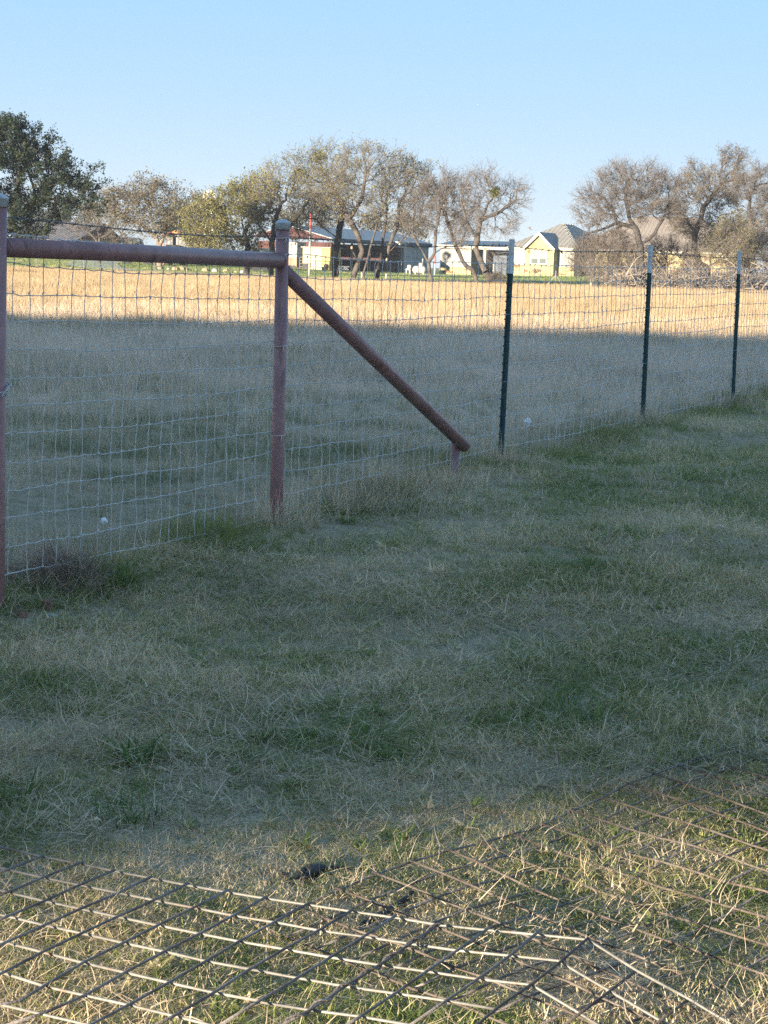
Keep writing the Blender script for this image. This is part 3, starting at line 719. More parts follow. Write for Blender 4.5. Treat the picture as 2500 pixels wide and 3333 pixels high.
tree('olive_tree', 'olive leaved bushy tree with low skirts left of the middle pipe post', 129, [[(808, 862), (803, 800), (788, 720)], [(803, 800), (740, 750), (690, 720)], [(795, 760), (830, 690)]],
     [(700, 728, 90, 80), (785, 672, 100, 72), (655, 785, 60, 42), (760, 782, 85, 42), (845, 632, 65, 58), (700, 800, 70, 30)], 620, 14, 1200, M_olive, 17000, 0.12, M_barkd, M_twig, 0.2)
tree('mesquite', 'thinly leafed tree with dark trunk just behind the middle pipe post', 127, [[(884, 872), (885, 812), (892, 745), (915, 660)], [(886, 790), (840, 730)], [(890, 770), (940, 740), (985, 690)]],
     [(895, 645, 95, 105), (950, 585, 85, 75), (1000, 650, 85, 95), (930, 745, 90, 38), (850, 720, 60, 60)], 560, 15, 950, M_yell, 5500, 0.10, M_barkd, M_twig, 0.2, group=GB)
tree('mesquite', 'tree with straight dark trunk beside the pinkish wooden stake', 128, [[(1090, 918), (1092, 835), (1104, 745), (1118, 680), (1080, 600)]],
     [(1040, 565, 75, 68), (1090, 650, 85, 78), (1045, 505, 45, 36), (1010, 640, 60, 60), (1120, 560, 60, 50)], 420, 16, 700, M_yell, 2800, 0.10, M_barkd, M_twig, 0.21, group=GB, mist=[(1040, 510, 26), (975, 560, 24)])
tree('mesquite', 'wide many-limbed tree with forked grey trunk, largest in the middle group', 122, [[(1143, 918), (1158, 880), (1168, 856)], [(1168, 856), (1150, 820), (1105, 780), (1050, 740), (1010, 690)], [(1168, 856), (1178, 820), (1165, 770), (1140, 715), (1110, 650)], [(1180, 918), (1188, 870), (1205, 810), (1225, 740), (1250, 660)], [(1140, 715), (1180, 640), (1190, 560)]],
     [(1180, 545, 105, 72), (1070, 615, 85, 78), (1150, 650, 115, 78), (1270, 565, 85, 72), (1180, 500, 40, 25)], 640, 17, 1080, M_yell, 2800, 0.10, M_bark, M_twig, 0.165, group=GB)
tree('mesquite', 'leaning tree with bent trunk beside the dark fallen log', 124, [[(1226, 912), (1230, 872), (1262, 822), (1300, 790), (1345, 740)], [(1231, 870), (1242, 820), (1252, 755), (1262, 670)], [(1262, 822), (1290, 740), (1300, 660)]],
     [(1330, 595, 78, 68), (1370, 640, 55, 58), (1290, 650, 85, 68), (1330, 548, 50, 34)], 460, 18, 760, M_yell, 2800, 0.10, M_bark, M_twig, 0.14, group=GB)
tree('mesquite', 'slender forked bare tree standing in front of the white propane tank', 121, [[(1414, 925), (1400, 892), (1393, 852), (1372, 812), (1342, 760), (1320, 715)], [(1393, 852), (1416, 820), (1455, 803), (1500, 800)], [(1342, 760), (1350, 690)], [(1416, 820), (1420, 740), (1440, 660)]],
     [(1400, 665, 85, 68), (1460, 605, 55, 45), (1360, 705, 55, 48), (1440, 725, 65, 45), (1500, 760, 40, 30)], 460, 19, 760, None, 0, 0.1, M_bark, M_twig, 0.115, group=GB)
tree('mesquite', 'bare tree with trunk leaning left in front of the white siding', 122, [[(1562, 926), (1538, 882), (1502, 850), (1486, 800), (1472, 768), (1450, 700)], [(1490, 810), (1520, 750)]],
     [(1450, 655, 68, 58), (1505, 690, 55, 58), (1425, 605, 45, 36)], 320, 20, 540, None, 0, 0.1, M_bark, M_twig, 0.125, group=GB)
tree('mesquite', 'spreading bare tree with thick slanting trunk next to the nearest green post', 120, [[(1603, 932), (1576, 882), (1556, 832), (1552, 782), (1562, 720), (1590, 660)], [(1556, 832), (1600, 852), (1645, 882)], [(1554, 795), (1600, 822), (1655, 852)], [(1552, 782), (1520, 720), (1500, 650)], [(1562, 720), (1630, 690), (1680, 650)]],
     [(1580, 645, 85, 72), (1650, 645, 65, 56), (1570, 585, 52, 36), (1690, 640, 34, 45), (1540, 722, 65, 45), (1640, 730, 52, 34)], 520, 21, 900, None, 0, 0.1, M_bark, M_twig, 0.175, group=GB, mist=[(1612, 625, 22)])
tree('mesquite', 'broad bare tree with dark curved limbs left of the middle green post', 119, [[(2098, 936), (2092, 880), (2085, 800), (2070, 742), (2048, 712)], [(2070, 742), (2012, 722), (1962, 746), (1900, 762)], [(2085, 800), (2130, 760), (2165, 700)], [(2048, 712), (2036, 650), (2040, 590)], [(2012, 722), (1980, 660)]],
     [(2050, 640, 135, 88), (1950, 682, 85, 76), (2150, 645, 88, 78), (1915, 790, 50, 55), (2040, 565, 60, 30), (2000, 785, 90, 50), (2110, 580, 60, 40)], 820, 22, 2900, None, 0, 0.1, M_barkd, M_twig, 0.20, group=GB)
tree('mesquite', 'tallest bare tree on the right with brownish top twigs', 130, [[(2312, 932), (2302, 872), (2272, 850), (2262, 760), (2290, 680), (2340, 610)], [(2302, 872), (2350, 842), (2400, 800)], [(2262, 760), (2220, 690)]],
     [(2300, 625, 105, 85), (2375, 565, 65, 68), (2250, 700, 85, 78), (2380, 515, 30, 30), (2330, 765, 85, 55)], 700, 23, 2500, M_brownl, 3600, 0.11, M_barkd, M_twig, 0.2, group=GB)
tree('mesquite', 'bare tree cut by the right edge of the picture', 125, [[(2456, 932), (2450, 800), (2440, 700), (2442, 630)], [(2450, 800), (2500, 720)]],
     [(2440, 625, 75, 68), (2505, 640, 75, 88), (2485, 745, 65, 75), (2560, 700, 60, 80)], 480, 24, 2000, M_brownl, 900, 0.1, M_barkd, M_twig, 0.17, group=GB)
tree('bush', 'olive green upright bush between the two right hand green posts', 117, [[(2385, 915), (2380, 860)], [(2380, 880), (2340, 800)], [(2382, 880), (2420, 800)]], [(2375, 790, 62, 75), (2340, 830, 40, 40), (2420, 830, 40, 50)], 260, 25, 700, M_olive, 2600, 0.08, M_bark, M_twig, 0.06, step=0.25, cat='bush', twig_len=(0.4, 0.9), upw=0.7)
tree('bush', 'small brown scrubby bush at the foot of the slanting trunk', 119.5, [[(1620, 930), (1620, 915)]], [(1618, 908, 38, 18)], 120, 26, 420, M_brownl, 500, 0.06, M_bark, M_twig, 0.03, step=0.15, cat='bush', twig_len=(0.2, 0.5))
tree('bush', 'low tangled scrub around the pale stump on the right', 121, [[(1990, 935), (1990, 915)]], [(1990, 885, 80, 45), (2080, 890, 70, 40)], 300, 27, 900, None, 0, 0.06, M_bark, M_twigl, 0.04, step=0.25, cat='bush', twig_len=(0.4, 0.9))
tree('bush', 'bare tangled scrub in front of the yellow wall, left of the brush heaps', 123, [[(2180, 935), (2180, 905)], [(2182, 930), (2230, 880)]], [(2180, 850, 60, 60), (2240, 860, 55, 60), (2120, 850, 50, 60)], 340, 28, 1100, None, 0, 0.06, M_bark, M_twig, 0.05, step=0.3, cat='bush', twig_len=(0.5, 1.0))
tree('bush', 'bare tangled scrub against the stone house, right of its shaded corner', 126, [[(1960, 935), (1960, 905)], [(1962, 930), (1920, 880)]], [(1960, 840, 60, 70), (1900, 850, 40, 60), (2020, 850, 50, 60)], 320, 29, 1000, None, 0, 0.06, M_bark, M_twig, 0.05, step=0.3, cat='bush', twig_len=(0.5, 1.0))
tree('bush', 'tall bare brush between the farthest green post and the right edge', 121, [[(2450, 935), (2450, 905)], [(2452, 930), (2490, 870)]], [(2450, 830, 60, 80), (2500, 830, 60, 80), (2400, 840, 40, 70)], 320, 30, 1000, None, 0, 0.06, M_bark, M_twigl, 0.05, step=0.3, cat='bush', twig_len=(0.5, 1.0))
# heaps of dead limbs
def brush(label, Y, u0, u1, vlo, vhi, n, seed):
    rg = np.random.default_rng(seed); c = at((u0 + u1) / 2, vlo, Y); c[2] = gz(c[0], c[1]); t = thing('brush_pile', label, 'brush pile', c)
    P0, P1, R0, R1 = [], [], [], []
    for i in range(n):
        q = at(rg.uniform(u0, u1), vlo, Y + rg.uniform(-1.5, 1.5)); q[2] = gz(q[0], q[1]) + rg.uniform(-0.1, 0.5)
        th = rg.uniform(0, 6.28); el = rg.uniform(0.1, 1.2); d = np.array([math.cos(th) * math.cos(el), math.sin(th) * math.cos(el) * 0.6, math.sin(el)]); H = (vlo - vhi) * Y / FPX
        L = rg.uniform(0.8, 2.6); m_ = 6; r = rg.uniform(0.012, 0.045) if rg.random() > 0.12 else rg.uniform(0.05, 0.09)
        for k in range(m_):
            d = d + np.array([0, 0, -0.28 * L / 2]) * 0.6 + rg.normal(0, 0.14, 3); d /= np.linalg.norm(d); e = q + d * L / m_
            if e[2] < gz(e[0], e[1]): break
            P0.append(q - c); P1.append(e - c); R0.append(r * (1 - k / 9)); R1.append(r * (1 - (k + 1) / 9))
            if rg.random() < 0.7:
                f = e + rg.normal(0, 0.25, 3); P0.append(e - c); P1.append(f - c); R0.append(r * 0.4); R1.append(r * 0.2)
            q = e
    link('dead_limbs', seg_mesh('dead_limbs', P0, P1, R0, R1, 4, M_twigl), t, kind='stuff')
brush('pale heap of dead limbs under the tallest bare tree on the right', 116, 2220, 2420, 938, 840, 330, 31)
brush('pale heap of dead limbs behind the farthest green post', 115, 2400, 2600, 940, 840, 330, 32)
brush('sprawl of dead grey branches below the broad bare tree', 117, 2010, 2200, 936, 870, 200, 33)
# trees standing farther off, behind the buildings
for k, (u, v0, Y, blobs, sd, lf, lab) in enumerate([
    (1010, 860, 285, [(1010, 720, 60, 40), (1080, 715, 60, 45), (950, 725, 60, 45)], 41, M_brownl, 'distant brown tree behind the long dark shed, left of its middle'),
    (1260, 860, 290, [(1240, 735, 60, 35), (1330, 740, 70, 30)], 42, M_brownl, 'distant brown tree behind the long dark shed, above its grey wall'),
    (620, 840, 260, [(600, 730, 60, 45), (680, 720, 60, 45)], 43, M_olive, 'distant olive tree behind the orange trimmed carport'),
    (210, 825, 240, [(150, 720, 80, 60), (240, 715, 80, 50)], 44, M_oak, 'distant dark tree behind the gabled barn roof'),
    (2450, 880, 250, [(2420, 760, 80, 60), (2540, 750, 80, 70)], 45, M_brownl, 'distant brown tree behind the right end of the stone house')]):
    tree('distant_tree', lab, Y, [[(u, v0), (u, v0 - 60)]], blobs, 240, sd, 420, lf, 3800, 0.28, M_barkd, M_twig, 0.2, step=0.8, twig_len=(0.8, 1.6), twr=1.8)

# ------------------------------------------------------------------ buildings beyond the pasture (all square to one another, turned a little away from the sun)
TH = math.radians(25.0)
AX = np.array([math.cos(TH), -math.sin(TH), 0]); BX = np.array([math.sin(TH), math.cos(TH), 0]); ZX = np.array([0, 0, 1.0])
class Frame:
    def __init__(s, u, v, Y): o = at(u, v, Y); s.O = np.array([o[0], o[1], 0.0])
    def a(s, u, v, b):           # a and z of the ray through (u, v) on the plane at depth b
        d = ray(u, v); A = np.array([[AX[0], -d[0]], [AX[1], -d[1]]]); rhs = -(s.O + b * BX)[:2]
        a_, t_ = np.linalg.solve(A, rhs); return a_, CAMZ + d[2] * t_
    def b(s, u, v, a):
        d = ray(u, v); A = np.array([[BX[0], -d[0]], [BX[1], -d[1]]]); rhs = -(s.O + a * AX)[:2]
        b_, t_ = np.linalg.solve(A, rhs); return b_, CAMZ + d[2] * t_
    def P(s, a, b, z): return s.O + a * AX + b * BX + np.array([0, 0, z])
    def box(s, mb, a0, a1, b0, b1, z0, z1):
        mb.poly([s.P(a0, b0, z0), s.P(a1, b0, z0), s.P(a1, b0, z1), s.P(a0, b0, z1)], BX * (b1 - b0))
def loc_part(mb, name, m, par, smooth=False, kind=None, label=None):
    o = mb.build(name, m, par, smooth, kind, label)
    root = par
    if par.parent is None:
        o.matrix_parent_inverse = Matrix.Translation(-par.location)
    return o
M_stone = mat('yellow_limestone', (0.25, 0.212, 0.108), 0.9, 0.18, 0.9, (0.31, 0.268, 0.15), 0, 0.4, 3)
def stone_pattern(m):
    t = m.node_tree; p = t.nodes['Principled BSDF']; old = p.inputs['Base Color'].links[0].from_socket
    tc = t.nodes['Texture Coordinate']; mp = t.nodes.new('ShaderNodeMapping'); mp.inputs['Scale'].default_value = (1.5, 1.5, 3.6); t.links.new(tc.outputs['Object'], mp.inputs[0])
    vo = t.nodes.new('ShaderNodeTexVoronoi'); vo.inputs['Scale'].default_value = 1.0; vo.distance = 'CHEBYCHEV'; t.links.new(mp.outputs[0], vo.inputs['Vector'])
    sp = t.nodes.new('ShaderNodeSeparateColor'); t.links.new(vo.outputs['Color'], sp.inputs[0])
    r = t.nodes.new('ShaderNodeValToRGB'); r.color_ramp.elements[0].position = 0.80; r.color_ramp.elements[1].position = 0.90
    r.color_ramp.elements[0].color = (0, 0, 0, 1); r.color_ramp.elements[1].color = (1, 1, 1, 1); t.links.new(sp.outputs[0], r.inputs[0])
    mx = t.nodes.new('ShaderNodeMix'); mx.data_type = 'RGBA'; t.links.new(r.outputs[0], mx.inputs[0]); t.links.new(old, mx.inputs[6]); mx.inputs[7].default_value = (0.16, 0.085, 0.035, 1)
    t.links.new(mx.outputs[2], p.inputs['Base Color'])
stone_pattern(M_stone)
M_tan = mat('tan_limestone', (0.25, 0.185, 0.115), 0.9, 0.2, 0.9, (0.32, 0.245, 0.155), 0, 0.4, 3)
M_wsid = ribbed('white_siding', (0.20, 0.193, 0.17), 0.35, 'X', 0.5)
M_trim = mat('white_trim', (0.29, 0.27, 0.21), 0.5, 0.05)
M_roof = mat('grey_metal_roof', (0.26, 0.235, 0.195), 0.5, 0.15, 0.6, None, 0.3)
M_roofd = mat('dark_metal_roof', (0.06, 0.085, 0.105), 0.4, 0.15, 0.6, None, 0.2)
M_roofp = mat('pale_metal_roof', (0.17, 0.185, 0.19), 0.5, 0.1, 0.5, None, 0.2)
M_roofb = mat('tan_metal_roof', (0.165, 0.14, 0.12), 0.6, 0.15, 0.6, None, 0.1)
M_gsid = ribbed('grey_siding', (0.30, 0.32, 0.32), 0.4, 'X', 0.5)
M_brown = mat('dark_brown_siding', (0.055, 0.022, 0.02), 0.8, 0.2, 1.5)
M_glass = mat('window_glass', (0.05, 0.06, 0.055), 0.15, 0.2, 1.0, None, 0.0, 0, None, 0.4)
M_panerefl = mat('pane_reflection', (0.28, 0.26, 0.14), 0.6, 0.05)  # pale yellow reflection in the upper panes, painted as colour
M_orange = mat('orange_steel', (0.44, 0.17, 0.085), 0.6, 0.15, 2)
M_navy = mat('dark_blue_paint', (0.04, 0.06, 0.09), 0.6, 0.2, 2)
M_redp = mat('red_paint', (0.38, 0.085, 0.075), 0.55, 0.2, 3)
M_whitep = mat('white_enamel', (0.27, 0.27, 0.255), 0.35, 0.05, 2)
M_yelp = mat('pale_yellow_panel', (0.30, 0.265, 0.13), 0.5, 0.12, 1.2, (0.36, 0.32, 0.18))
M_yel2 = mat('deep_yellow_panel', (0.29, 0.20, 0.045), 0.5, 0.12, 1.2)

# ---- stone house
H = Frame(1707, 860, 221)
aW, zg = H.a(1800, 897, 0); zb_h = zg - 0.4
hs = thing('stone_house', 'yellow stone house with small front gable and grey metal hip roof', 'house', H.P(0, 0, zg))
B1 = 1.23
zE = H.a(1750, 809, 0)[1]; zA = H.a(1752, 763, 0)[1]
mb = MB(); mb.poly([H.P(0, 0, zb_h), H.P(aW, 0, zb_h), H.P(aW, 0, zE), H.P(aW / 2, 0, zA), H.P(0, 0, zE)], BX * 6.0)
loc_part(mb, 'gable_wall', M_stone, hs)
aL = H.a(1655, 850, B1)[0]; aR = H.a(1868, 850, B1)[0]; zS = H.a(1690, 864, B1)[1]; zT = H.a(1840, 815, B1)[1]
for nm, a0, a1 in (('wall', aL, -0.004), ('wall', aW + 0.004, aR)):
    mb = MB(); H.box(mb, a0, a1, B1, B1 + 7.0, zb_h, zT); loc_part(mb, nm, M_wsid, hs)
    mb = MB(); H.box(mb, a0, a1 + (0.06 if a0 > 0 else 0), B1 - 0.10, B1 - 0.003, zb_h, zS); loc_part(mb, 'stone_wainscot', M_stone, hs)
    mb = MB(); H.box(mb, a0 - 0.1, a1, B1 - 0.34, B1 - 0.105, zT - 0.02, zT + 0.26); loc_part(mb, 'fascia', M_trim, hs)
mb = MB(); H.box(mb, aR - 0.12, aR + 0.06, B1 - 0.06, B1 - 0.004, zS + 0.01, zT - 0.03); loc_part(mb, 'corner_trim', M_trim, hs)
# main hip roof
zEv = zT + 0.262; aFL, aFR, bF = aL - 0.25, aR + 0.3, B1 - 0.36
am = (aFL + aFR) / 2; bA = H.b(1830, 727, am)[0]; zAp = H.b(1830, 727, am)[1]
FL, FR, AP = H.P(aFL, bF, zEv), H.P(aFR, bF, zEv), H.P(am, bA, zAp)
bR2 = bA + 3.2; bB = bR2 + (bA - bF); RG = H.P(am, bR2, zAp); BL_, BR_ = H.P(aFL, bB, zEv), H.P(aFR, bB, zEv)
mb = MB(); mb.add([FL, FR, AP, RG, BR_, BL_], [(0, 1, 2), (1, 4, 3, 2), (0, 2, 3, 5), (4, 5, 3), (0, 5, 4, 1)]); rf = loc_part(mb, 'roof', M_roof, hs)
def seams(p0, p1, apex_fn, n, par, root, matl):
    mb = MB()
    for k in range(1, n):
        f = k / n; a_ = p0 + (p1 - p0) * f; b_ = apex_fn(f)
        if np.linalg.norm(b_ - a_) < 0.3: continue
        up_ = np.array([0, 0, 0.035]); d = (p1 - p0) / np.linalg.norm(p1 - p0) * 0.03
        mb.add([a_ - d, a_ + d, b_ + d, b_ - d, a_ - d + up_, a_ + d + up_, b_ + d + up_, b_ - d + up_], [(4, 5, 6, 7), (0, 1, 5, 4), (1, 2, 6, 5), (3, 0, 4, 7)])
    o = mb.build('roof_seam', matl, par); return o
am_f = (am - aFL) / (aFR - aFL)
seams(FL, FR, lambda f: (FL + (AP - FL) * (f / am_f) + 0 if f <= am_f else FR + (AP - FR) * ((1 - f) / (1 - am_f))), 17, rf, hs, M_roof)
lenr = bB - bF
def rs(f):
    b_ = bF + f * lenr
    if b_ < bA: g = (b_ - bF) / (bA - bF); return FR + (AP - FR) * g
    if b_ > bR2: g = (bB - b_) / (bB - bR2); return BR_ + (RG - BR_) * g
    return H.P(am, b_, zAp)
seams(FR, BR_, rs, 20, rf, hs, M_roof)
# gable roof over the bay
zRk = H.a(1749, 755, -0.35)[1]; zLo = H.a(1806, 811, -0.35)[1]; ov = 0.22
for sg, a0 in ((-1, -ov), (1, aW + ov)):
    e0_ = H.P(a0, -0.36, zLo); r0_ = H.P(aW / 2, -0.36, zRk); 
    mb = MB(); dn = np.array([0, 0, -0.10]); mb.poly([e0_, r0_, r0_ + dn, e0_ + dn], BX * 5.2); g_ = loc_part(mb, 'gable_roof', M_roofd, hs)
    mb = MB(); dn = np.array([0, 0, -0.34]); o3 = BX * -0.05; up3 = np.array([0, 0, 0.03]); mb.poly([e0_ + o3 + up3, r0_ + o3 + up3, r0_ + o3 + dn, e0_ + o3 + dn], BX * 0.045); mb.build('rake_board', M_trim, g_)
# windows of the bay
for ui in (1731, 1757.5):
    a0, z1 = H.a(ui, 815, -0.03); a1, z0 = H.a(ui + 20, 858, -0.03); zm = H.a(ui + 10, 840, -0.03)[1]
    mb = MB()
    for q in ((a0 - 0.10, a0, z0 - 0.1, z1 + 0.1), (a1, a1 + 0.10, z0 - 0.1, z1 + 0.1), (a0, a1, z0 - 0.1, z0), (a0, a1, z1, z1 + 0.1), (a0, a1, zm - 0.04, zm + 0.04)):
        H.box(mb, q[0], q[1], -0.075, -0.004, q[2], q[3])
    wn = loc_part(mb, 'window', M_trim, hs)
    mb = MB(); H.box(mb, a0, a1, -0.03, -0.006, z0, zm - 0.04); mb.build('pane', M_glass, wn)
    mb = MB(); H.box(mb, a0, a1, -0.035, -0.007, zm + 0.04, z1); mb.build('upper_pane', M_panerefl, wn)
# right wing behind the bare trees
BW = 5.6
aw0 = H.a(1925, 860, BW)[0]; aw1 = H.a(2390, 870, BW)[0]; zwt = H.a(2100, 822, BW)[1]
mb = MB(); H.box(mb, aR + 0.004, aw0, BW - 1.0, BW + 6, zb_h, zT); loc_part(mb, 'wall', M_tan, hs)
mb = MB(); H.box(mb, aw0 + 0.004, aw1, BW, BW + 8, zb_h, zwt); loc_part(mb, 'wall', M_stone, hs)
for u0, u1 in ((2050, 2066), (2150, 2166), (2290, 2310)):
    mb = MB(); a0 = H.a(u0, 860, BW - 0.3)[0]; a1 = H.a(u1, 860, BW - 0.3)[0]; H.box(mb, a0, a1, BW - 0.28, BW - 0.004, zb_h, zwt); loc_part(mb, 'stone_pillar', M_tan, hs)
mb = MB(); H.box(mb, aw0 - 0.3, aw1 + 0.3, BW - 0.62, BW - 0.40, zwt - 0.02, zwt + 0.2); loc_part(mb, 'fascia', M_trim, hs)
zr = H.a(2080, 705, BW + 5)[1]; e = zwt + 0.21
wFL, wFR, wBL, wBR = H.P(aw0 - 2.2, BW - 0.6, e), H.P(aw1 + 0.4, BW - 0.6, e), H.P(aw0 - 2.2, BW + 10, e), H.P(aw1 + 0.4, BW + 10, e)
wA, wB = H.P(aw0 + 3.5, BW + 4.6, zr), H.P(aw1 - 5.5, BW + 4.6, zr)
mb = MB(); mb.add([wFL, wFR, wBR, wBL, wA, wB], [(0, 1, 5, 4), (1, 2, 5), (2, 3, 4, 5), (3, 0, 4), (0, 3, 2, 1)]); r2_ = loc_part(mb, 'roof', M_roofb, hs)
seams(wFL, wFR, lambda f: (wFL + (wA - wFL) * f / 0.28 if f < 0.28 else (wA + (wB - wA) * (f - 0.28) / 0.44 if f < 0.72 else wFR + (wB - wFR) * (1 - f) / 0.28)), 40, r2_, hs, M_roofb)
def arch_window(u0, u1, vt, vb, b):
    a0, z1 = H.a(u0, vt, b); a1, z0 = H.a(u1, vb, b); r = (a1 - a0) / 2; zc = z1 - r
    def arc(rr, a_c): return [(a_c + rr * math.cos(math.pi * k / 8), zc + rr * math.sin(math.pi * k / 8)) for k in range(9)]
    ac = (a0 + a1) / 2
    mb = MB(); mb.poly([H.P(x, b - 0.02, z) for x, z in [(a0, z0), (a1, z0)] + arc(r, ac)], BX * 0.015); 
    fm = MB(); o_ = [(a0 - 0.1, z0), (a0, z0)]
    outer = arc(r + 0.12, ac); inner = arc(r, ac)
    for k in range(8): fm.poly([H.P(x, b - 0.06, z) for x, z in (outer[k], outer[k + 1], inner[k + 1], inner[k])], BX * 0.055)
    H.box(fm, a0 - 0.12, a0, b - 0.06, b - 0.005, z0, zc); H.box(fm, a1, a1 + 0.12, b - 0.06, b - 0.005, z0, zc); H.box(fm, a0 - 0.12, a1 + 0.12, b - 0.06, b - 0.005, z0 - 0.12, z0)
    H.box(fm, ac - 0.03, ac + 0.03, b - 0.055, b - 0.022, z0, z1 - 0.02)
    wn = loc_part(fm, 'window', M_trim, hs); mb.build('pane', M_glass, wn)
arch_window(2234, 2251, 846, 892, BW - 0.01); arch_window(2258, 2276, 848, 893, BW - 0.01); arch_window(1927, 1938, 838, 870, BW - 0.01)
# things leaning on the house wall
wr = thing('bicycle', 'pale bicycle leaning on the yellow stone wall under the window', 'bicycle', H.P(H.a(1735, 890, -0.3)[0], -0.3, zg))
for du, rr in ((0, 0.30), (0.85, 0.30)):
    a0 = H.a(1731, 888, -0.3)[0] + du; c = H.P(a0, -0.3, zg + rr + 0.01); pts = [c + rr * (math.cos(k * math.pi / 10) * AX + math.sin(k * math.pi / 10) * ZX) for k in range(21)]
    mb = MB(); mb.tube(pts, 0.022, 5, False); loc_part(mb, 'wheel', M_rust, wr)
mb = MB(); a0 = H.a(1731, 888, -0.3)[0]; q = lambda da, dz: H.P(a0 + da, -0.3, zg + dz)
for A_2, B_2 in (((0, .31), (.25, .62)), ((.25, .62), (.72, .66)), ((.72, .66), (.85, .31)), ((.25, .62), (.42, .30)), ((.42, .30), (.72, .66)), ((.42, .30), (0, .31)), ((.72, .66), (.70, .85)), ((.25, .62), (.22, .78))): mb.tube([q(*A_2), q(*B_2)], 0.02, 5)
loc_part(mb, 'bicycle_frame', M_rust, wr)

# ---- white wing with porch (left of the house)
Wf = Frame(1432, 870, 228)
ww = thing('white_building', 'white metal sided building with stone base and dark porch, left of the stone house', 'building', Wf.P(0, 0, Wf.a(1480, 896, 0)[1]))
zg2 = Wf.a(1480, 896, 0)[1]; a1_ = Wf.a(1533, 850, 0)[0]; zt2 = Wf.a(1480, 808, 0)[1]; zs2 = Wf.a(1480, 869, 0)[1]
mb = MB(); Wf.box(mb, 0, a1_, 0, 3.5, zg2 - 0.5, zt2); loc_part(mb, 'wall', M_wsid, ww)
mb = MB(); Wf.box(mb, 0, a1_ + 0.06, -0.10, -0.004, zg2 - 0.5, zs2); loc_part(mb, 'stone_wainscot', M_stone, ww)
mb = MB(); Wf.box(mb, -0.2, a1_ + 0.15, -0.5, -0.12, zt2, zt2 + 0.36); loc_part(mb, 'fascia', M_trim, ww)
a2_ = Wf.a(1668, 850, 3.2)[0]; zt3 = Wf.a(1620, 813, 0.2)[1]
mb = MB(); Wf.box(mb, a1_ + 0.155, a2_ + 0.6, -0.3, 0.1, zt3, zt3 + 0.3); loc_part(mb, 'fascia', M_trim, ww, label='white fascia over the porch')
mb = MB(); Wf.box(mb, a1_ + 0.01, a2_ + 0.6, 4.4, 4.6, zg2 - 0.5, zt3); loc_part(mb, 'porch_wall', M_navy, ww)
mb = MB(); mb.poly([Wf.P(-0.2, -0.52, zt2 + 0.365), Wf.P(-0.2, 4, zt2 + 0.95), Wf.P(-0.2, 8.5, zt2 + 0.365)], AX * (a2_ + 0.8)); loc_part(mb, 'roof', M_roofd, ww)
a_p = Wf.a(1580, 850, 0)[0]; mb = MB(); Wf.box(mb, a_p - 0.1, a_p + 0.1, -0.15, 0.05, zg2 - 0.5, zt3 - 0.003); loc_part(mb, 'porch_post', M_trim, ww)
a0, z1 = Wf.a(1588, 858, 4.3); a1, z0 = Wf.a(1607, 883, 4.3); mb = MB()
for q_ in ((a0, a0 + .09, z0, z1), (a1 - .09, a1, z0, z1), (a0 + .09, a1 - .09, z0, z0 + .09), (a0 + .09, a1 - .09, z1 - .09, z1)): Wf.box(mb, q_[0], q_[1], 4.3, 4.395, q_[2], q_[3])
wn = loc_part(mb, 'window', M_trim, ww); mb = MB(); Wf.box(mb, a0 + .09, a1 - .09, 4.34, 4.39, z0 + .09, z1 - .09); mb.build('pane', M_glass, wn)

# ---- long dark shed: its shaded long side faces us
Sf = Frame(1083, 850, 211)
zg3 = gz(*Sf.O[:2])
sh = thing('long_shed', 'long dark grey metal shed with pale roof behind the bare trees', 'shed', Sf.P(0, 0, zg3))
bL = Sf.b(1394, 850, 0)[0]; zt4 = Sf.b(1250, 798, 0)[1]
bO = Sf.b(1262, 850, 0)[0]; bG = Sf.b(1312, 850, 0)[0]
mb = MB(); Sf.box(mb, -9, -0.003, bG, bL, zg3 - 0.6, zt4); loc_part(mb, 'wall', M_gsid, sh)
mb = MB(); Sf.box(mb, -9, -0.6, bO, bG - 0.004, zg3 - 0.6, zt4); loc_part(mb, 'wall', M_brown, sh)
mb = MB(); Sf.box(mb, -8.8, -8.6, 0, bO - 0.004, zg3 - 0.6, zt4); loc_part(mb, 'back_wall', M_brown, sh)
mb = MB(); Sf.box(mb, -9, -0.1, -0.2, -0.004, zg3 - 0.6, zt4); loc_part(mb, 'end_wall', M_brown, sh)
for k in range(4):
    b_ = 0.15 + (bO - 0.3) * k / 3; mb = MB(); Sf.box(mb, -0.2, 0, b_, b_ + 0.2, zg3 - 0.5, zt4 - 0.003); loc_part(mb, 'shed_post', M_post, sh)
mb = MB(); Sf.box(mb, 0.02, 0.3, -0.6, bL + 0.4, zt4 + 0.0, zt4 + 0.42); loc_part(mb, 'fascia', M_navy, sh)
zrd = Sf.b(1300, 757, -5.5)[1]
mb = MB(); mb.poly([Sf.P(0.34, -0.7, zt4 + 0.43), Sf.P(-5, -0.7, zrd), Sf.P(-10, -0.7, zt4 + 0.43)], BX * (bL + 1.2)); loc_part(mb, 'roof', M_roofp, sh)
mb = MB(); mb.poly([Sf.P(0.2, -0.72, zt4 + 0.36), Sf.P(-5, -0.72, zrd - 0.06), Sf.P(-10, -0.72, zt4 + 0.36)], BX * -0.03); loc_part(mb, 'gable_end', M_brown, sh)
b_d = Sf.b(1270, 870, -0.55)[0]; mb = MB(); Sf.box(mb, -0.58, -0.54, b_d - 0.4, b_d + 0.5, zg3 - 0.3, Sf.b(1270, 854, -0.55)[1]); loc_part(mb, 'door', M_navy, sh)
mb = MB()
for uu in (1306, 1313):
    b_ = Sf.b(uu, 850, 0.05)[0]; mb.tube([Sf.P(0.08, b_, zg3 - 0.3), Sf.P(0.08, b_, Sf.b(uu, 817, 0.05)[1])], 0.07, 6)
loc_part(mb, 'downspout', M_whitep, sh)
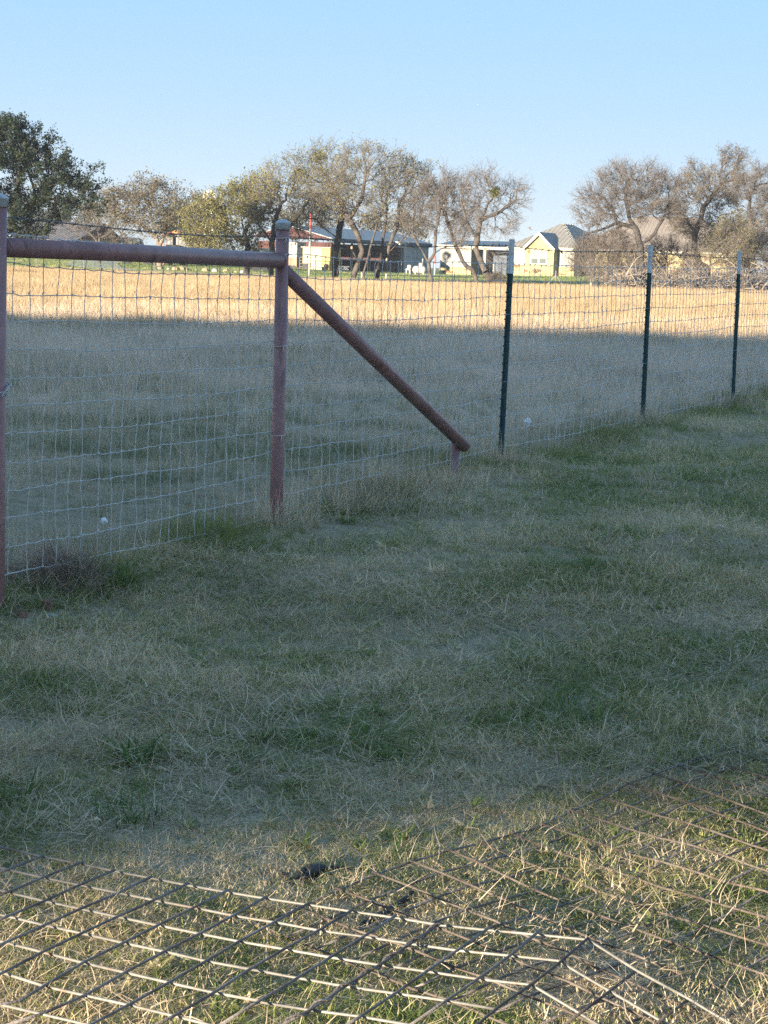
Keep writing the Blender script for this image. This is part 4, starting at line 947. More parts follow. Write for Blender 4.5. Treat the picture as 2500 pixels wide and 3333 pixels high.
b0 = Sf.b(1290, 795, 0.5)[0]; zlo = Sf.b(1300, 806, 0.5)[1]; zhi = Sf.b(1300, 787, 0.5)[1]
ac = thing('air_conditioner', 'white boxy window air conditioner high on the shed wall', 'air conditioner', Sf.P(0.4, b0 + 0.9, zlo))
mb = MB(); Sf.box(mb, 0.305, 0.95, b0, b0 + 1.7, zlo, zhi); loc_part(mb, 'housing', M_whitep, ac)
mb = MB(); Sf.box(mb, 0.953, 0.97, b0 + 0.55, b0 + 1.15, zlo + 0.2, zhi - 0.2); loc_part(mb, 'grille', M_navy, ac)
b1_ = Sf.b(1256, 795, 0.35)[0]; b2_ = Sf.b(1283, 795, 0.35)[0]; mb = MB(); Sf.box(mb, 0.31, 0.36, b1_, b2_, Sf.b(1270, 800, 0.35)[1], Sf.b(1270, 792, 0.35)[1]); loc_part(mb, 'name_board', M_whitep, sh, label='blank white board under the eave')

# ---- yellow storage container, pipe frame, bins in front of it
Yf = Frame(985, 860, 205)
zgy = Yf.a(1030, 880, 0)[1]
yc = thing('storage_container', 'pale yellow box shed with a deeper yellow right panel', 'shed', Yf.P(0, 0, zgy))
aY = Yf.a(1046, 850, 0)[0]; aY2 = Yf.a(1074, 850, 0)[0]; zty = Yf.a(1030, 807, 0)[1]
mb = MB(); Yf.box(mb, 0, aY, 0, 2.4, zgy - 0.1, zty); loc_part(mb, 'panel', M_yelp, yc)
mb = MB(); Yf.box(mb, aY + 0.003, aY2, 0, 2.4, zgy - 0.1, zty); loc_part(mb, 'panel', M_yel2, yc, label='deeper yellow right hand panel')
mb = MB(); Yf.box(mb, -0.15, aY2 + 0.15, -0.2, 2.6, zty + 0.003, zty + 0.12); loc_part(mb, 'roof', M_roofb, yc)
wl = thing('trailer', 'white trailer with tan lower side, partly hidden by the middle pipe post', 'trailer', Yf.P(-2.4, 0.5, zgy))
a0 = Yf.a(935, 840, 0.5)[0]; a1 = Yf.a(966, 840, 0.5)[0]; zt = Yf.a(955, 788, 0.5)[1]; zm = Yf.a(955, 838, 0.5)[1]
mb = MB(); Yf.box(mb, a0, a1, 0.5, 2.5, zm, zt); loc_part(mb, 'upper_side', M_whitep, wl); mb = MB(); Yf.box(mb, a0, a1, 0.48, 2.5, zgy + 0.25, zm - 0.003); loc_part(mb, 'lower_side', M_tan, wl)
for da in (0.3, 0.75):
    c = Yf.P(a0 + (a1 - a0) * da, 0.5, zgy + 0.22); mb = MB(); mb.tube([c - BX * 0.1, c + BX * 0.1], 0.24, 14); loc_part(mb, 'wheel', M_black, wl)
fg = thing('pipe_gate', 'dark pipe gate standing before the yellow box shed', 'gate', Yf.P(0.5, -2.5, zgy))
a0 = Yf.a(976, 855, -2.5)[0]; a1 = Yf.a(1021, 855, -2.5)[0]; z1 = Yf.a(1000, 838, -2.5)[1]; z0 = Yf.a(1000, 878, -2.5)[1]
mb = MB(); mb.tube([Yf.P(a0, -2.5, z0 - 0.2), Yf.P(a0, -2.5, z1), Yf.P(a1, -2.5, z1), Yf.P(a1, -2.5, z0 - 0.2)], 0.05, 6); loc_part(mb, 'gate_frame', M_barb, fg)
for f in (0.25, 0.5, 0.75):
    mb = MB(); z = z0 + (z1 - z0) * f; mb.tube([Yf.P(a0, -2.5, z), Yf.P(a1, -2.5, z)], 0.03, 5); loc_part(mb, 'bar', M_barb, fg)
bn = thing('bin', 'black bin standing left of the yellow box shed', 'bin', Yf.P(Yf.a(993, 865, -3.2)[0], -3.2, zgy))
a0 = Yf.a(984, 865, -3.2)[0]; a1 = Yf.a(1003, 865, -3.2)[0]; mb = MB(); mb.poly([Yf.P(a0 + 0.05, -3.2, zgy - 0.1), Yf.P(a1 - 0.05, -3.2, zgy - 0.1), Yf.P(a1, -3.2, zgy + 0.62), Yf.P(a0, -3.2, zgy + 0.62)], BX * 0.6); loc_part(mb, 'body', M_black, bn)
mb = MB(); Yf.box(mb, a0 - 0.04, a1 + 0.04, -3.24, -2.56, zgy + 0.623, zgy + 0.69); loc_part(mb, 'lid', M_black, bn)
gr = thing('barbecue_grill', 'small dark round grill on legs before the deep yellow panel', 'grill', Yf.P(Yf.a(1062, 870, -2)[0], -2, zgy))
c = Yf.P(Yf.a(1062, 870, -2)[0], -2, zgy); mb = MB(); mb.lathe(c, [(0.03, 0.3), (0.2, 0.34), (0.29, 0.46), (0.29, 0.5), (0.2, 0.6), (0.03, 0.65)], 12); loc_part(mb, 'kettle', M_black, gr)
for k in range(3):
    th = k * 2.1; mb = MB(); mb.tube([c + np.array([0.1 * math.cos(th), 0.1 * math.sin(th), 0.34]), c + np.array([0.25 * math.cos(th), 0.25 * math.sin(th), -0.05])], 0.02, 5); loc_part(mb, 'leg', M_black, gr)

# ---- painted poles
def pole(label, u, vb, vt, Y, bands, r, cat='pole'):
    b_ = at(u, vb, Y); b_[2] = min(b_[2], gz(b_[0], b_[1])); o = thing('painted_pole', label, cat, b_)
    for v0, v1, m_ in bands:
        mb = MB(); mb.tube([(b_[0], b_[1], at(u, v0, Y)[2] if v0 != vb else b_[2] - 0.2), (b_[0], b_[1], at(u, v1, Y)[2])], r, 8); loc_part(mb, 'band', m_, o, True)
pole('tall white pole with red upper section before the yellow box shed', 1006, 905, 695, 150, [(905, 770, M_whitep), (770, 745, M_barb), (745, 695, M_redp)], 0.085)
pole('short pole with red top and white foot right of the propane tank', 1415, 890, 832, 200, [(890, 858, M_whitep), (858, 832, M_redp)], 0.09)

# ---- propane tanks
def tank(label, u0, u1, vt, vb, Y, riser=True):
    a_ = at(u0, (vt + vb) / 2, Y); b_ = at(u1, (vt + vb) / 2, Y); r = (at(u0, vt, Y)[2] - at(u0, vb, Y)[2]) / 2; L = b_[0] - a_[0]; cz = a_[2]
    o = thing('propane_tank', label, 'tank', ((a_[0] + b_[0]) / 2, Y, cz - r))
    prof = [(0.02, 0)] + [(r * math.sin(k * math.pi / 12), r * 0.8 * (1 - math.cos(k * math.pi / 12))) for k in range(1, 7)]; prof += [(x, L - z) for x, z in prof[::-1]]
    mb = MB(); pts = [(a_[0] + z, Y, cz) for x, z in prof]; mb.tube(pts, [x for x, z in prof], 18); loc_part(mb, 'body', M_whitep, o, True)
    mb = MB(); mb.lathe(((a_[0] + b_[0]) / 2 + 0.15, Y, cz + r * 0.85), [(0.24, 0), (0.24, 0.28), (0.19, 0.36), (0.02, 0.38)], 12); loc_part(mb, 'dome', M_whitep, o)
    for f in (0.22, 0.78): mb = MB(); mb.box((a_[0] + L * f, Y, cz - r - 0.1), (0.16, 0.8, 0.5)); loc_part(mb, 'leg', M_whitep, o)
    if riser: mb = MB(); mb.tube([(b_[0] - 0.4, Y, cz + r * 0.7), (b_[0] - 0.4, Y, cz + r + 0.75)], 0.06, 6); loc_part(mb, 'pipe', M_whitep, o)
tank('large white propane tank in front of the grey shed wall', 1342, 1388, 865, 891, 203)
tank('small pale gas cylinder lying left of the large white tank', 1318, 1338, 873, 883, 205, False)

# ---- white picnic table
pt = at(1116, 885, 195); pz = gz(pt[0], 195); tb = thing('picnic_table', 'white picnic table beside the forked tree', 'table', (pt[0], 195, pz))
x0, x1 = at(1096, 870, 195)[0], at(1137, 870, 195)[0]; zt5 = at(1116, 866, 195)[2]
mb = MB(); mb.ext((x0, 194.6, zt5 - 0.09), (x1, 195.4, zt5)); loc_part(mb, 'tabletop', M_whitep, tb)
for y in (194.1, 195.9): mb = MB(); mb.ext((x0, y - 0.13, zt5 - 0.36), (x1, y + 0.13, zt5 - 0.29)); loc_part(mb, 'bench', M_whitep, tb)
for x in (x0 + 0.35, x1 - 0.35): mb = MB(); mb.ext((x - 0.2, 194.7, pz - 0.1), (x + 0.2, 195.3, zt5 - 0.093)); loc_part(mb, 'leg', M_whitep, tb)

# ---- left: dark gabled barn
Lf = Frame(248, 800, 190)
zgl = gz(*Lf.O[:2]) - 0.2
bn2 = thing('brown_barn', 'dark brown gabled barn with streaked metal roof behind the evergreen oak', 'barn', Lf.P(0, 0, zgl))
bW = Lf.b(388, 790, 0)[0]; ztl = Lf.b(300, 780, 0)[1]; bAp = Lf.b(330, 735, 0)[0]; zap = Lf.b(330, 727, 0)[1]
mb = MB(); mb.poly([Lf.P(0, 0, ztl), Lf.P(0, bW, ztl), Lf.P(0, bAp, zap - 0.1)], AX * -7); loc_part(mb, 'gable_wall', M_brown, bn2)
mb = MB(); mb.poly([Lf.P(0, 0, zgl - 0.3), Lf.P(0, bW, zgl - 0.3), Lf.P(0, bW, ztl - 0.003), Lf.P(0, 0, ztl - 0.003)], AX * -7); lw = loc_part(mb, 'wall', M_tan, bn2)
for k in range(9):
    b_ = 0.8 + k * (bW - 3.5) / 9; mb = MB(); mb.poly([Lf.P(0.005, b_, ztl - 0.55), Lf.P(0.005, b_ + 0.4, ztl - 0.55), Lf.P(0.005, b_ + 0.4, ztl - 0.12), Lf.P(0.005, b_, ztl - 0.12)], AX * 0.03); loc_part(mb, 'window', M_glass, bn2)
M_roofl = mat('streaked_roof', (0.075, 0.085, 0.105), 0.5, 0.4, 1.6, (0.18, 0.155, 0.14), 0.15)
dn = np.array([0, 0, -0.12])
E0 = Lf.P(0.4, -0.6, ztl - 0.12); E1 = Lf.P(0.4, bAp, zap + 0.05); E2 = Lf.P(0.4, bW + 0.6, ztl - 0.12)
mb = MB(); mb.poly([E0, E1, E1 + dn, E0 + dn], AX * -8); rl = loc_part(mb, 'roof', M_roofl, bn2)
seams(E0 - AX * 8, E0, lambda f: E1 - AX * 8 * (1 - f), 22, rl, bn2, M_roofl)
mb = MB(); mb.poly([E2, E1 + AX * 0.003, E1 + dn + AX * 0.003, E2 + dn], AX * -8); loc_part(mb, 'roof', M_brown, bn2)
# lower lean-to roof beside it
mb = MB(); q0 = Lf.P(-8.1, -1.4, ztl - 0.35); q1 = Lf.P(-8.1, 2.6, ztl + 1.15); mb.poly([q0, q1, q1 + dn, q0 + dn], AX * -4.5); lt = loc_part(mb, 'lean_to_roof', M_roofl, bn2)
mb = MB(); Lf.box(mb, -12.4, -8.2, -0.8, 2.4, zgl - 0.3, ztl - 0.5); loc_part(mb, 'lean_to_wall', M_brown, bn2)
# ---- parked vehicles glimpsed over the rail
def vehicle(label, u0, u1, vt, Y, matl, cat='car'):
    x0, x1 = at(u0, 795, Y)[0], at(u1, 795, Y)[0]; zt = at((u0 + u1) / 2, vt, Y)[2]; z0 = gz((x0 + x1) / 2, Y); Hh = max(zt - z0, 1.4); Lc = x1 - x0
    o = thing('parked_car', label, cat, ((x0 + x1) / 2, Y, zt - Hh))
    zb0 = zt - Hh
    def prf(pts, y0, dy, nm, m_):
        mb = MB(); mb.poly([(x0 + a * Lc, y0, zb0 + b * Hh) for a, b in pts], (0, dy, 0)); return loc_part(mb, nm, m_, o)
    prf([(0, .18), (1, .18), (1, .52), (.97, .58), (.72, .62), (.02, .62), (0, .5)], Y - 0.85, 1.7, 'body', matl)
    prf([(.04, .622), (.70, .622), (.56, .97), (.50, 1), (.10, 1), (.06, .95)], Y - 0.74, 1.48, 'cabin', matl)
    for a0, a1 in ((.09, .29), (.31, .50)): prf([(a0, .66), (a1 + (.05 if a1 > .4 else 0), .66), (a1, .94), (a0 + .01, .94)], Y - 0.755, 0.01, 'side_window', M_glass)
    mb = MB(); mb.poly([(x0 + .705 * Lc, Y - .66, zb0 + .63 * Hh), (x0 + .575 * Lc, Y - .62, zb0 + .96 * Hh), (x0 + .575 * Lc, Y + .62, zb0 + .96 * Hh), (x0 + .705 * Lc, Y + .66, zb0 + .63 * Hh)], (0.02, 0, 0.01)); loc_part(mb, 'windscreen', M_roofp, o)
    for a in (.2, .8):
        for dy in (-.87, .72): mb = MB(); mb.tube([(x0 + a * Lc, Y + dy, zb0 + .17 * Hh), (x0 + a * Lc, Y + dy + .15, zb0 + .17 * Hh)], .17 * Hh, 14); loc_part(mb, 'wheel', M_black, o)
    return o
vehicle('dark car parked left of the orange trimmed carport, seen just over the rail', 392, 505, 774, 172, M_navy)
# ---- orange trimmed carport
zc0 = gz(at(560, 800, 178)[0], 178)
cp = thing('carport', 'open carport with orange steel post and roof edge, grey back wall', 'carport', (at(560, 800, 178)[0], 178, zc0))
x0, x1 = at(527, 780, 178)[0], at(660, 780, 178)[0]; zl, zr_ = at(527, 757, 178)[2], at(625, 748, 178)[2] + 0.12
mb = MB(); mb.poly([(x0 - 0.1, 178, zl - 0.2), (x1, 178, zr_ - 0.2), (x1, 178, zr_), (x0 - 0.1, 178, zl)], (0, 5, 0.0)); loc_part(mb, 'roof', M_orange, cp)
for x in (x0, x1 - 0.2):
    for y in (178.05, 182.7): mb = MB(); mb.ext((x, y, zc0 - 0.4), (x + 0.18, y + 0.18, zl - 0.21)); loc_part(mb, 'post', M_orange, cp)
mb = MB(); mb.ext((x0 + 0.2, 179.3, zc0 + 0.95), (x1, 179.4, zl - 0.22)); loc_part(mb, 'back_wall', ribbed('dull_siding', (0.15, 0.145, 0.15), 0.35, 'X', 0.6), cp)
vehicle('dark car standing under the orange trimmed carport', 538, 612, 797, 178.4, M_black)
# ---- white trailer behind the olive tree, logs and stones in the yard
x0, x1 = at(806, 820, 165)[0], at(905, 820, 165)[0]; zt, zlow = at(850, 808, 165)[2], at(850, 836, 165)[2]; g5 = gz((x0 + x1) / 2, 165)
lt = thing('flatbed_trailer', 'long low white trailer behind the trunk of the leafy tree', 'trailer', ((x0 + x1) / 2, 165, g5))
mb = MB(); mb.ext((x0, 164.5, zlow), (x1, 166, zt)); loc_part(mb, 'body', M_whitep, lt)
for f in (0.3, 0.62): mb = MB(); c = x0 + (x1 - x0) * f; mb.tube([(c, 164.3, g5 + 0.3), (c, 164.48, g5 + 0.3)], 0.32, 14); loc_part(mb, 'wheel', M_black, lt)
def log(label, u0, v0, u1, v1, Y, r0, r1, m_, bow=0.0):
    a_ = at(u0, v0, Y); b_ = at(u1, v1, Y); a_[2] = gz(a_[0], Y) + r0 * 0.6; b_[2] = gz(b_[0], Y) + r1 * 0.6; pts = []; rr = []
    for k in range(9):
        f = k / 8; q = a_ + (b_ - a_) * f; q[2] += bow * math.sin(f * 3.14) + rng.normal(0, 0.012); q[1] += rng.normal(0, 0.03); pts.append(q); rr.append((r0 + (r1 - r0) * f) * rng.uniform(0.85, 1.15))
    mb = MB(); mb.tube(pts, rr, 9); o = mb.build('log', m_, smooth=True); tag(o, label, 'log'); return o
log('dark fallen log lying at the foot of the leaning tree', 1236, 908, 1342, 912, 123, 0.09, 0.05, M_barkd, 0.12)
log('pale log lying on the yard grass left of the middle pipe post', 815, 876, 900, 880, 140, 0.09, 0.07, M_twigl)
for k, u in enumerate((548, 570, 592, 611, 640, 668, 700, 735, 768, 790)):
    Y = 152 + rng.uniform(-1, 1); p_ = at(u, 862, Y); z = gz(p_[0], Y); r = rng.uniform(0.12, 0.28)
    bmv = MB(); bmv.lathe((p_[0], Y, z - 0.1), [(r * 0.7, 0), (r * 1.1, 0.12), (r * 0.9, 0.12 + r * 0.7), (r * 0.3, 0.1 + r * 1.1)], 7); o = bmv.build('stone', M_tan if k % 3 else M_gravel)
    o.rotation_euler = (0, 0, 0); tag(o, 'rough pale stone in the row edging the yard lawn', 'stone', 'stones edging the far lawn')
# stakes and posts of the yard fence
def stake(label, u, v, h, r, Y, m_, nm, cat, grp=None):
    p_ = at(u, v, Y); z = gz(p_[0], Y); mb = MB(); mb.tube([(0, 0, -0.25), (0, 0, h * 0.9), (0, 0, h)], [r, r, r * 0.7], 7); o = mb.build(nm, m_); o.location = (p_[0], Y, z); return tag(o, label, cat, grp)
for k, u in enumerate((118, 272, 381, 502, 716, 819, 1480)):
    stake('thin grey post of the far yard fence', u, 900, 0.78 + rng.uniform(-0.05, 0.08), 0.022, 123.4 + rng.uniform(-0.3, 0.3), M_barb, 'yard_fence_post', 'fence post', 'thin posts of the far yard fence')
stake('whitish post of the yard fence left of the pale log', 608, 900, 0.85, 0.05, 123.2, M_twigl, 'wooden_post', 'post')
stake('pinkish wooden stake beside the straight dark trunk', 1098, 918, 0.75, 0.05, 127.2, mat('pink_wood', (0.36, 0.22, 0.19), 0.9, 0.2, 4), 'wooden_stake', 'stake')
for u, Y, lab in ((1178, 150, 'white marker stake behind the forked grey trunk'), (1257, 150, 'white marker stake between the leaning tree and the fallen log'), (1544, 150, 'white marker stake behind the trunk leaning left'), (1608, 190, 'white marker stake before the dark porch')):
    stake(lab, u, 893, 0.42, 0.07, Y, M_whitep, 'marker_stake', 'marker', 'white marker stakes in the yard')
# brace of the yard fence by the house
p_ = at(1808, 930, 122.5); z = gz(p_[0], 122.5); fb = thing('fence_brace', 'thin post with two slanting legs in front of the stone house', 'fence post', (p_[0], 122.5, z))
mb = MB(); mb.tube([(p_[0], 122.5, z - 0.3), (p_[0], 122.5, z + 1.05)], 0.035, 7); loc_part(mb, 'post', M_barb, fb)
for dx, dy in ((0.62, -0.1), (-0.7, 0.3)): mb = MB(); mb.tube([(p_[0], 122.5, z + 0.78), (p_[0] + dx, 122.5 + dy, z - 0.05)], 0.022, 6); loc_part(mb, 'leg', M_barb, fb)
mb = MB(); mb.tube([(p_[0] - 0.75, 122.5, z + 0.86), (p_[0] + 0.95, 122.5, z + 0.84)], 0.012, 5); loc_part(mb, 'top_wire', M_barb, fb)
# stump
p_ = at(1925, 944, 119); z = gz(p_[0], 119); st = thing('tree_stump', 'pale broken stump in the scrub left of the middle green post', 'stump', (p_[0], 119, z))
mb = MB(); mb.tube([(p_[0], 119, z - 0.1), (p_[0] - 0.03, 119, z + 0.3), (p_[0] - 0.10, 119, z + 0.62)], [0.13, 0.10, 0.05], 9); loc_part(mb, 'trunk', M_twigl, st, True)
mb = MB(); mb.tube([(p_[0] + 0.30, 119.1, z - 0.1), (p_[0] + 0.33, 119.1, z + 0.25), (p_[0] + 0.26, 119.1, z + 0.52)], [0.14, 0.13, 0.1], 9); loc_part(mb, 'dark_trunk', M_barkd, st, True)
# windmill above the trees
Yw = 196; c = at(682, 640, Yw); zw = gz(c[0], Yw)
wm = thing('windmill', 'small cream windmill showing above the brownish oak', 'windmill', (c[0], Yw, zw))
for dx, dy in ((-.7, -.7), (.7, -.7), (.7, .7), (-.7, .7)): mb = MB(); mb.tube([(c[0] + dx, Yw + dy, zw - 0.2), (c[0] + dx * 0.1, Yw + dy * 0.1, c[2] - 0.1)], 0.03, 5); loc_part(mb, 'tower_leg', M_galv, wm)
for k in range(10):
    th = 2 * math.pi * k / 10; u1 = np.array([math.cos(th), 0, math.sin(th)]); u2 = np.array([-math.sin(th), 0.35, math.cos(th)]); cc = np.array([c[0], Yw - 0.25, c[2]])
    mb = MB(); mb.poly([cc + u1 * .15 - u2 * .06, cc + u1 * .62 - u2 * .15, cc + u1 * .62 + u2 * .15, cc + u1 * .15 + u2 * .06], (0, 0.012, 0)); loc_part(mb, 'blade', M_trim, wm)
mb = MB(); mb.tube([(c[0], Yw - 0.3, c[2]), (c[0] + 0.3, Yw + 0.1, c[2]), (c[0] + 0.95, Yw + 0.3, c[2])], 0.03, 6); loc_part(mb, 'shaft', M_galv, wm)
mb = MB(); mb.poly([(c[0] + .8, Yw + .3, c[2] - .25), (c[0] + 1.25, Yw + .35, c[2] - .32), (c[0] + 1.25, Yw + .35, c[2] + .32), (c[0] + .8, Yw + .3, c[2] + .25)], (0, 0.02, 0)); loc_part(mb, 'tail_vane', M_trim, wm)
# bird
c = at(1724, 744, 90); bd = thing('bird', 'tiny dark bird flying left of the hip roof', 'bird', c)
mb = MB(); mb.tube([c + np.array([-.10, 0, .03]), c + np.array([-.05, 0, .02]), c, c + np.array([.07, 0, -.03]), c + np.array([.12, 0, -.05])], [.012, .03, .035, .02, .008], 7); loc_part(mb, 'body', M_barb, bd, True)
for sg in (-1, 1):
    mb = MB(); mb.poly([c + np.array([-.03, 0, .02]), c + np.array([.04, 0, .0]), c + np.array([.02, sg * .14, .07]), c + np.array([.05, sg * .24, .04]), c + np.array([-.01, sg * .15, .085])], (0, 0, 0.006)); loc_part(mb, 'wing', M_barb, bd)

# ------------------------------------------------------------------ grass
def tuft(name, n, spread, h, wdt, lean, matl, seed, flat=0.0, segs=3, curl=0.5):
    rg = np.random.default_rng(seed); V, Fq, R = [], [], []
    for i in range(n):
        th = rg.uniform(0, 6.283); rr = spread * math.sqrt(rg.random()); b = np.array([rr * math.cos(th), rr * math.sin(th), -0.004])
        az = th + rg.normal(0, 0.9); L = rg.uniform(*h); w_ = rg.uniform(*wdt); tilt = abs(rg.normal(lean, 0.28)); tilt = min(tilt, 1.45)
        if rg.random() < flat: tilt = rg.uniform(1.15, 1.5); b[2] = rg.uniform(0.003, 0.03)
        side = np.array([-math.sin(az + rg.normal(0, 0.5)), math.cos(az), 0]); q = b; rv = rg.random(); cv = rg.normal(curl, 0.3); o = len(V); az2 = az
        for k in range(segs + 1):
            f = k / segs; ww = w_ * (1 - f) ** 0.7 * 0.5 if k < segs else w_ * 0.06
            V.append(q - side * ww); V.append(q + side * ww); R += [rv, rv]
            t_ = tilt + cv * f * 0.9; t_ = min(t_, 2.0); az2 += rg.normal(0, 0.25)
            q = q + np.array([math.sin(t_) * math.cos(az2), math.sin(t_) * math.sin(az2), math.cos(t_)]) * L / segs
            if q[2] < 0.002: q[2] = 0.002
        for k in range(segs): Fq.append((o + 2 * k, o + 2 * k + 1, o + 2 * k + 3, o + 2 * k + 2))
    return bpy.data.objects.new(name, fast_mesh(name, V, Fq, matl, R))
def coll(name, objs):
    c = bpy.data.collections.new(name)
    for o in objs: c.objects.link(o)
    return c
def scatter(name, P, scl, c, nvar, label=None, tiltsd=0.08, seed=0):
    rg = np.random.default_rng(seed); P = np.asarray(P, np.float32); n = len(P)
    me = bpy.data.meshes.new(name); me.vertices.add(n); me.vertices.foreach_set('co', P.ravel())
    rot = np.stack([rg.normal(0, tiltsd, n), rg.normal(0, tiltsd, n), rg.uniform(0, 6.283, n)], 1).astype(np.float32)
    a = me.attributes.new('rot', 'FLOAT_VECTOR', 'POINT'); a.data.foreach_set('vector', rot.ravel())
    a = me.attributes.new('scl', 'FLOAT', 'POINT'); a.data.foreach_set('value', np.asarray(scl, np.float32))
    a = me.attributes.new('pick', 'INT', 'POINT'); a.data.foreach_set('value', rg.integers(0, nvar, n).astype(np.int32))
    o = link(name, me, kind='stuff')
    if label: o['label'] = label
    g = bpy.data.node_groups.new(name, 'GeometryNodeTree'); g.interface.new_socket('Geometry', in_out='INPUT', socket_type='NodeSocketGeometry'); g.interface.new_socket('Geometry', in_out='OUTPUT', socket_type='NodeSocketGeometry')
    N = g.nodes.new; L = g.links.new
    gi = N('NodeGroupInput'); go_ = N('NodeGroupOutput'); ip = N('GeometryNodeInstanceOnPoints'); ci = N('GeometryNodeCollectionInfo')
    ci.inputs['Collection'].default_value = c; ci.inputs['Separate Children'].default_value = True; ci.inputs['Reset Children'].default_value = True
    def na(nm, dt):
        q = N('GeometryNodeInputNamedAttribute'); q.data_type = dt; q.inputs['Name'].default_value = nm; return q.outputs['Attribute']
    er = N('FunctionNodeEulerToRotation'); L(na('rot', 'FLOAT_VECTOR'), er.inputs[0])
    L(gi.outputs[0], ip.inputs['Points']); L(ci.outputs[0], ip.inputs['Instance']); ip.inputs['Pick Instance'].default_value = True
    L(na('pick', 'INT'), ip.inputs['Instance Index']); L(er.outputs[0], ip.inputs['Rotation']); L(na('scl', 'FLOAT'), ip.inputs['Scale']); L(ip.outputs[0], go_.inputs[0])
    md = o.modifiers.new('scatter', 'NODES'); md.node_group = g
    return o
def vnoise(x, y, seed, f):
    rg = np.random.default_rng(seed); s = np.zeros_like(x); 
    for k in range(6):
        a = rg.uniform(0, 6.28); fr_ = f * rg.uniform(0.6, 2.2); s += np.sin((x * math.cos(a) + y * math.sin(a)) * fr_ + rg.uniform(0, 6.28))
    return s / 6
def sample(y0, y1, dens, rg, marg=1.3, pad=1.0):
    """points in the wedge in view, dens(y) per square metre"""
    out = []; y = y0
    while y < y1:
        dy = max(0.25, y * 0.06); dy = min(dy, y1 - y); hw = (y + dy) * 0.1923 * marg + pad; n = int(2 * hw * dy * dens(y))
        out.append(np.stack([rg.uniform(-hw, hw, n), rg.uniform(y, y + dy, n)], 1)); y += dy
    return np.concatenate(out)
M_clump = grass_mat('clump_blades', ((0.065, 0.13, 0.04), (0.12, 0.21, 0.055)), ((0.20, 0.24, 0.08), (0.36, 0.31, 0.16)), 0.28, 0.2, 1.0)
rg = np.random.default_rng(99)
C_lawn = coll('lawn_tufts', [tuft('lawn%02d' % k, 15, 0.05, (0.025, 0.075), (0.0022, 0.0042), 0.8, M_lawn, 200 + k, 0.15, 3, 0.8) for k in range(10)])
C_thatch = coll('thatch_tufts', [tuft('thatch%02d' % k, 13, 0.07, (0.03, 0.11), (0.0015, 0.0030), 1.1, M_thatch, 300 + k, 0.65, 3, 0.3) for k in range(8)])
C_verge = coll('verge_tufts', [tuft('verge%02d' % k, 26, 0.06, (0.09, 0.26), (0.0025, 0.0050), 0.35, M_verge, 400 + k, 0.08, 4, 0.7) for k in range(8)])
C_dead = coll('dead_tufts', [tuft('dead%02d' % k, 18, 0.06, (0.10, 0.30), (0.0018, 0.0034), 0.5, M_thatch, 450 + k, 0.25, 4, 0.6) for k in range(6)])
C_stalk = coll('stalk_tufts', [tuft('stalk%02d' % k, 20, 0.08, (0.08, 0.24), (0.0022, 0.0042), 0.9, M_stalk, 480 + k, 0.4, 4, 0.4) for k in range(6)])
C_field = coll('field_tufts', [tuft('field%02d' % k, 30, 0.13, (0.10, 0.30), (0.003, 0.006), 0.55, M_field, 500 + k, 0.08, 3, 0.7) for k in range(8)])
C_hay = coll('hay_tufts', [tuft('hay%02d' % k, 44, 0.30, (0.14, 0.36), (0.006, 0.012), 0.30, M_hay, 600 + k, 0.05, 3, 0.7) for k in range(8)])
C_yard = coll('yard_tufts', [tuft('yard%02d' % k, 26, 0.45, (0.05, 0.13), (0.012, 0.022), 0.4, M_yard, 700 + k, 0.05, 2, 0.5) for k in range(6)])

def z_of(P): return np.column_stack([P, ground(P[:, 0], P[:, 1])])
# near lawn
P = sample(2.9, 24, lambda y: 1700 if y < 5.2 else (1050 if y < 8 else (520 if y < 13 else 240)), rg)
sd = fence_side(P[:, 0], P[:, 1]); fd = fence_d(P[:, 0], P[:, 1])
keep = (sd > -0.15) | (P[:, 1] < 6.9); bare = vnoise(P[:, 0], P[:, 1], 5, 4.5) + 0.6 * vnoise(P[:, 0], P[:, 1], 6, 11)
keep &= ~((bare < -0.42) & (rg.random(len(P)) < 0.72)); P = P[keep]
sz = 0.75 + 0.35 * np.clip(vnoise(P[:, 0], P[:, 1], 8, 3.0) * 1.5 + 0.4, -0.4, 1.2) + 0.30 * sstep(8, 14, P[:, 1]); sz *= rg.uniform(0.7, 1.25, len(P)) * (0.82 + 0.18 * sstep(4.6, 6, P[:, 1]))
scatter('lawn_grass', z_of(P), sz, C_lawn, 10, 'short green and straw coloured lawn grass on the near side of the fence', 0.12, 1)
P = sample(2.9, 16, lambda y: 420 if y < 5.2 else (480 if y < 8 else 230), rg); sd = fence_side(P[:, 0], P[:, 1])
P = P[(sd > -0.1) | (P[:, 1] < 6.9)]; dens = vnoise(P[:, 0], P[:, 1], 21, 3.5) + 0.4 * vnoise(P[:, 0], P[:, 1], 22, 9); P = P[dens > rg.uniform(-0.75, 0.45, len(P))]
scatter('dead_grass', z_of(P), rg.uniform(0.7, 1.35, len(P)), C_thatch, 8, 'dry straw lying flat among the lawn grass', 0.15, 2)
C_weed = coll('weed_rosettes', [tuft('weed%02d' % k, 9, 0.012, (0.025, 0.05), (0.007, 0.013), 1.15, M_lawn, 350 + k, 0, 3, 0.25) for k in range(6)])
P = sample(3.0, 13, lambda y: 30 if y < 8 else 12, rg); sd = fence_side(P[:, 0], P[:, 1]); P = P[sd > 0.1]; cl = vnoise(P[:, 0], P[:, 1], 71, 3.0); P = P[cl > rg.uniform(-0.5, 0.5, len(P))]
scatter('lawn_weeds', z_of(P) + np.array([0, 0, 0.012]), rg.uniform(0.6, 1.4, len(P)), C_weed, 6, 'small broad leaved weeds scattered through the lawn', 0.15, 10)
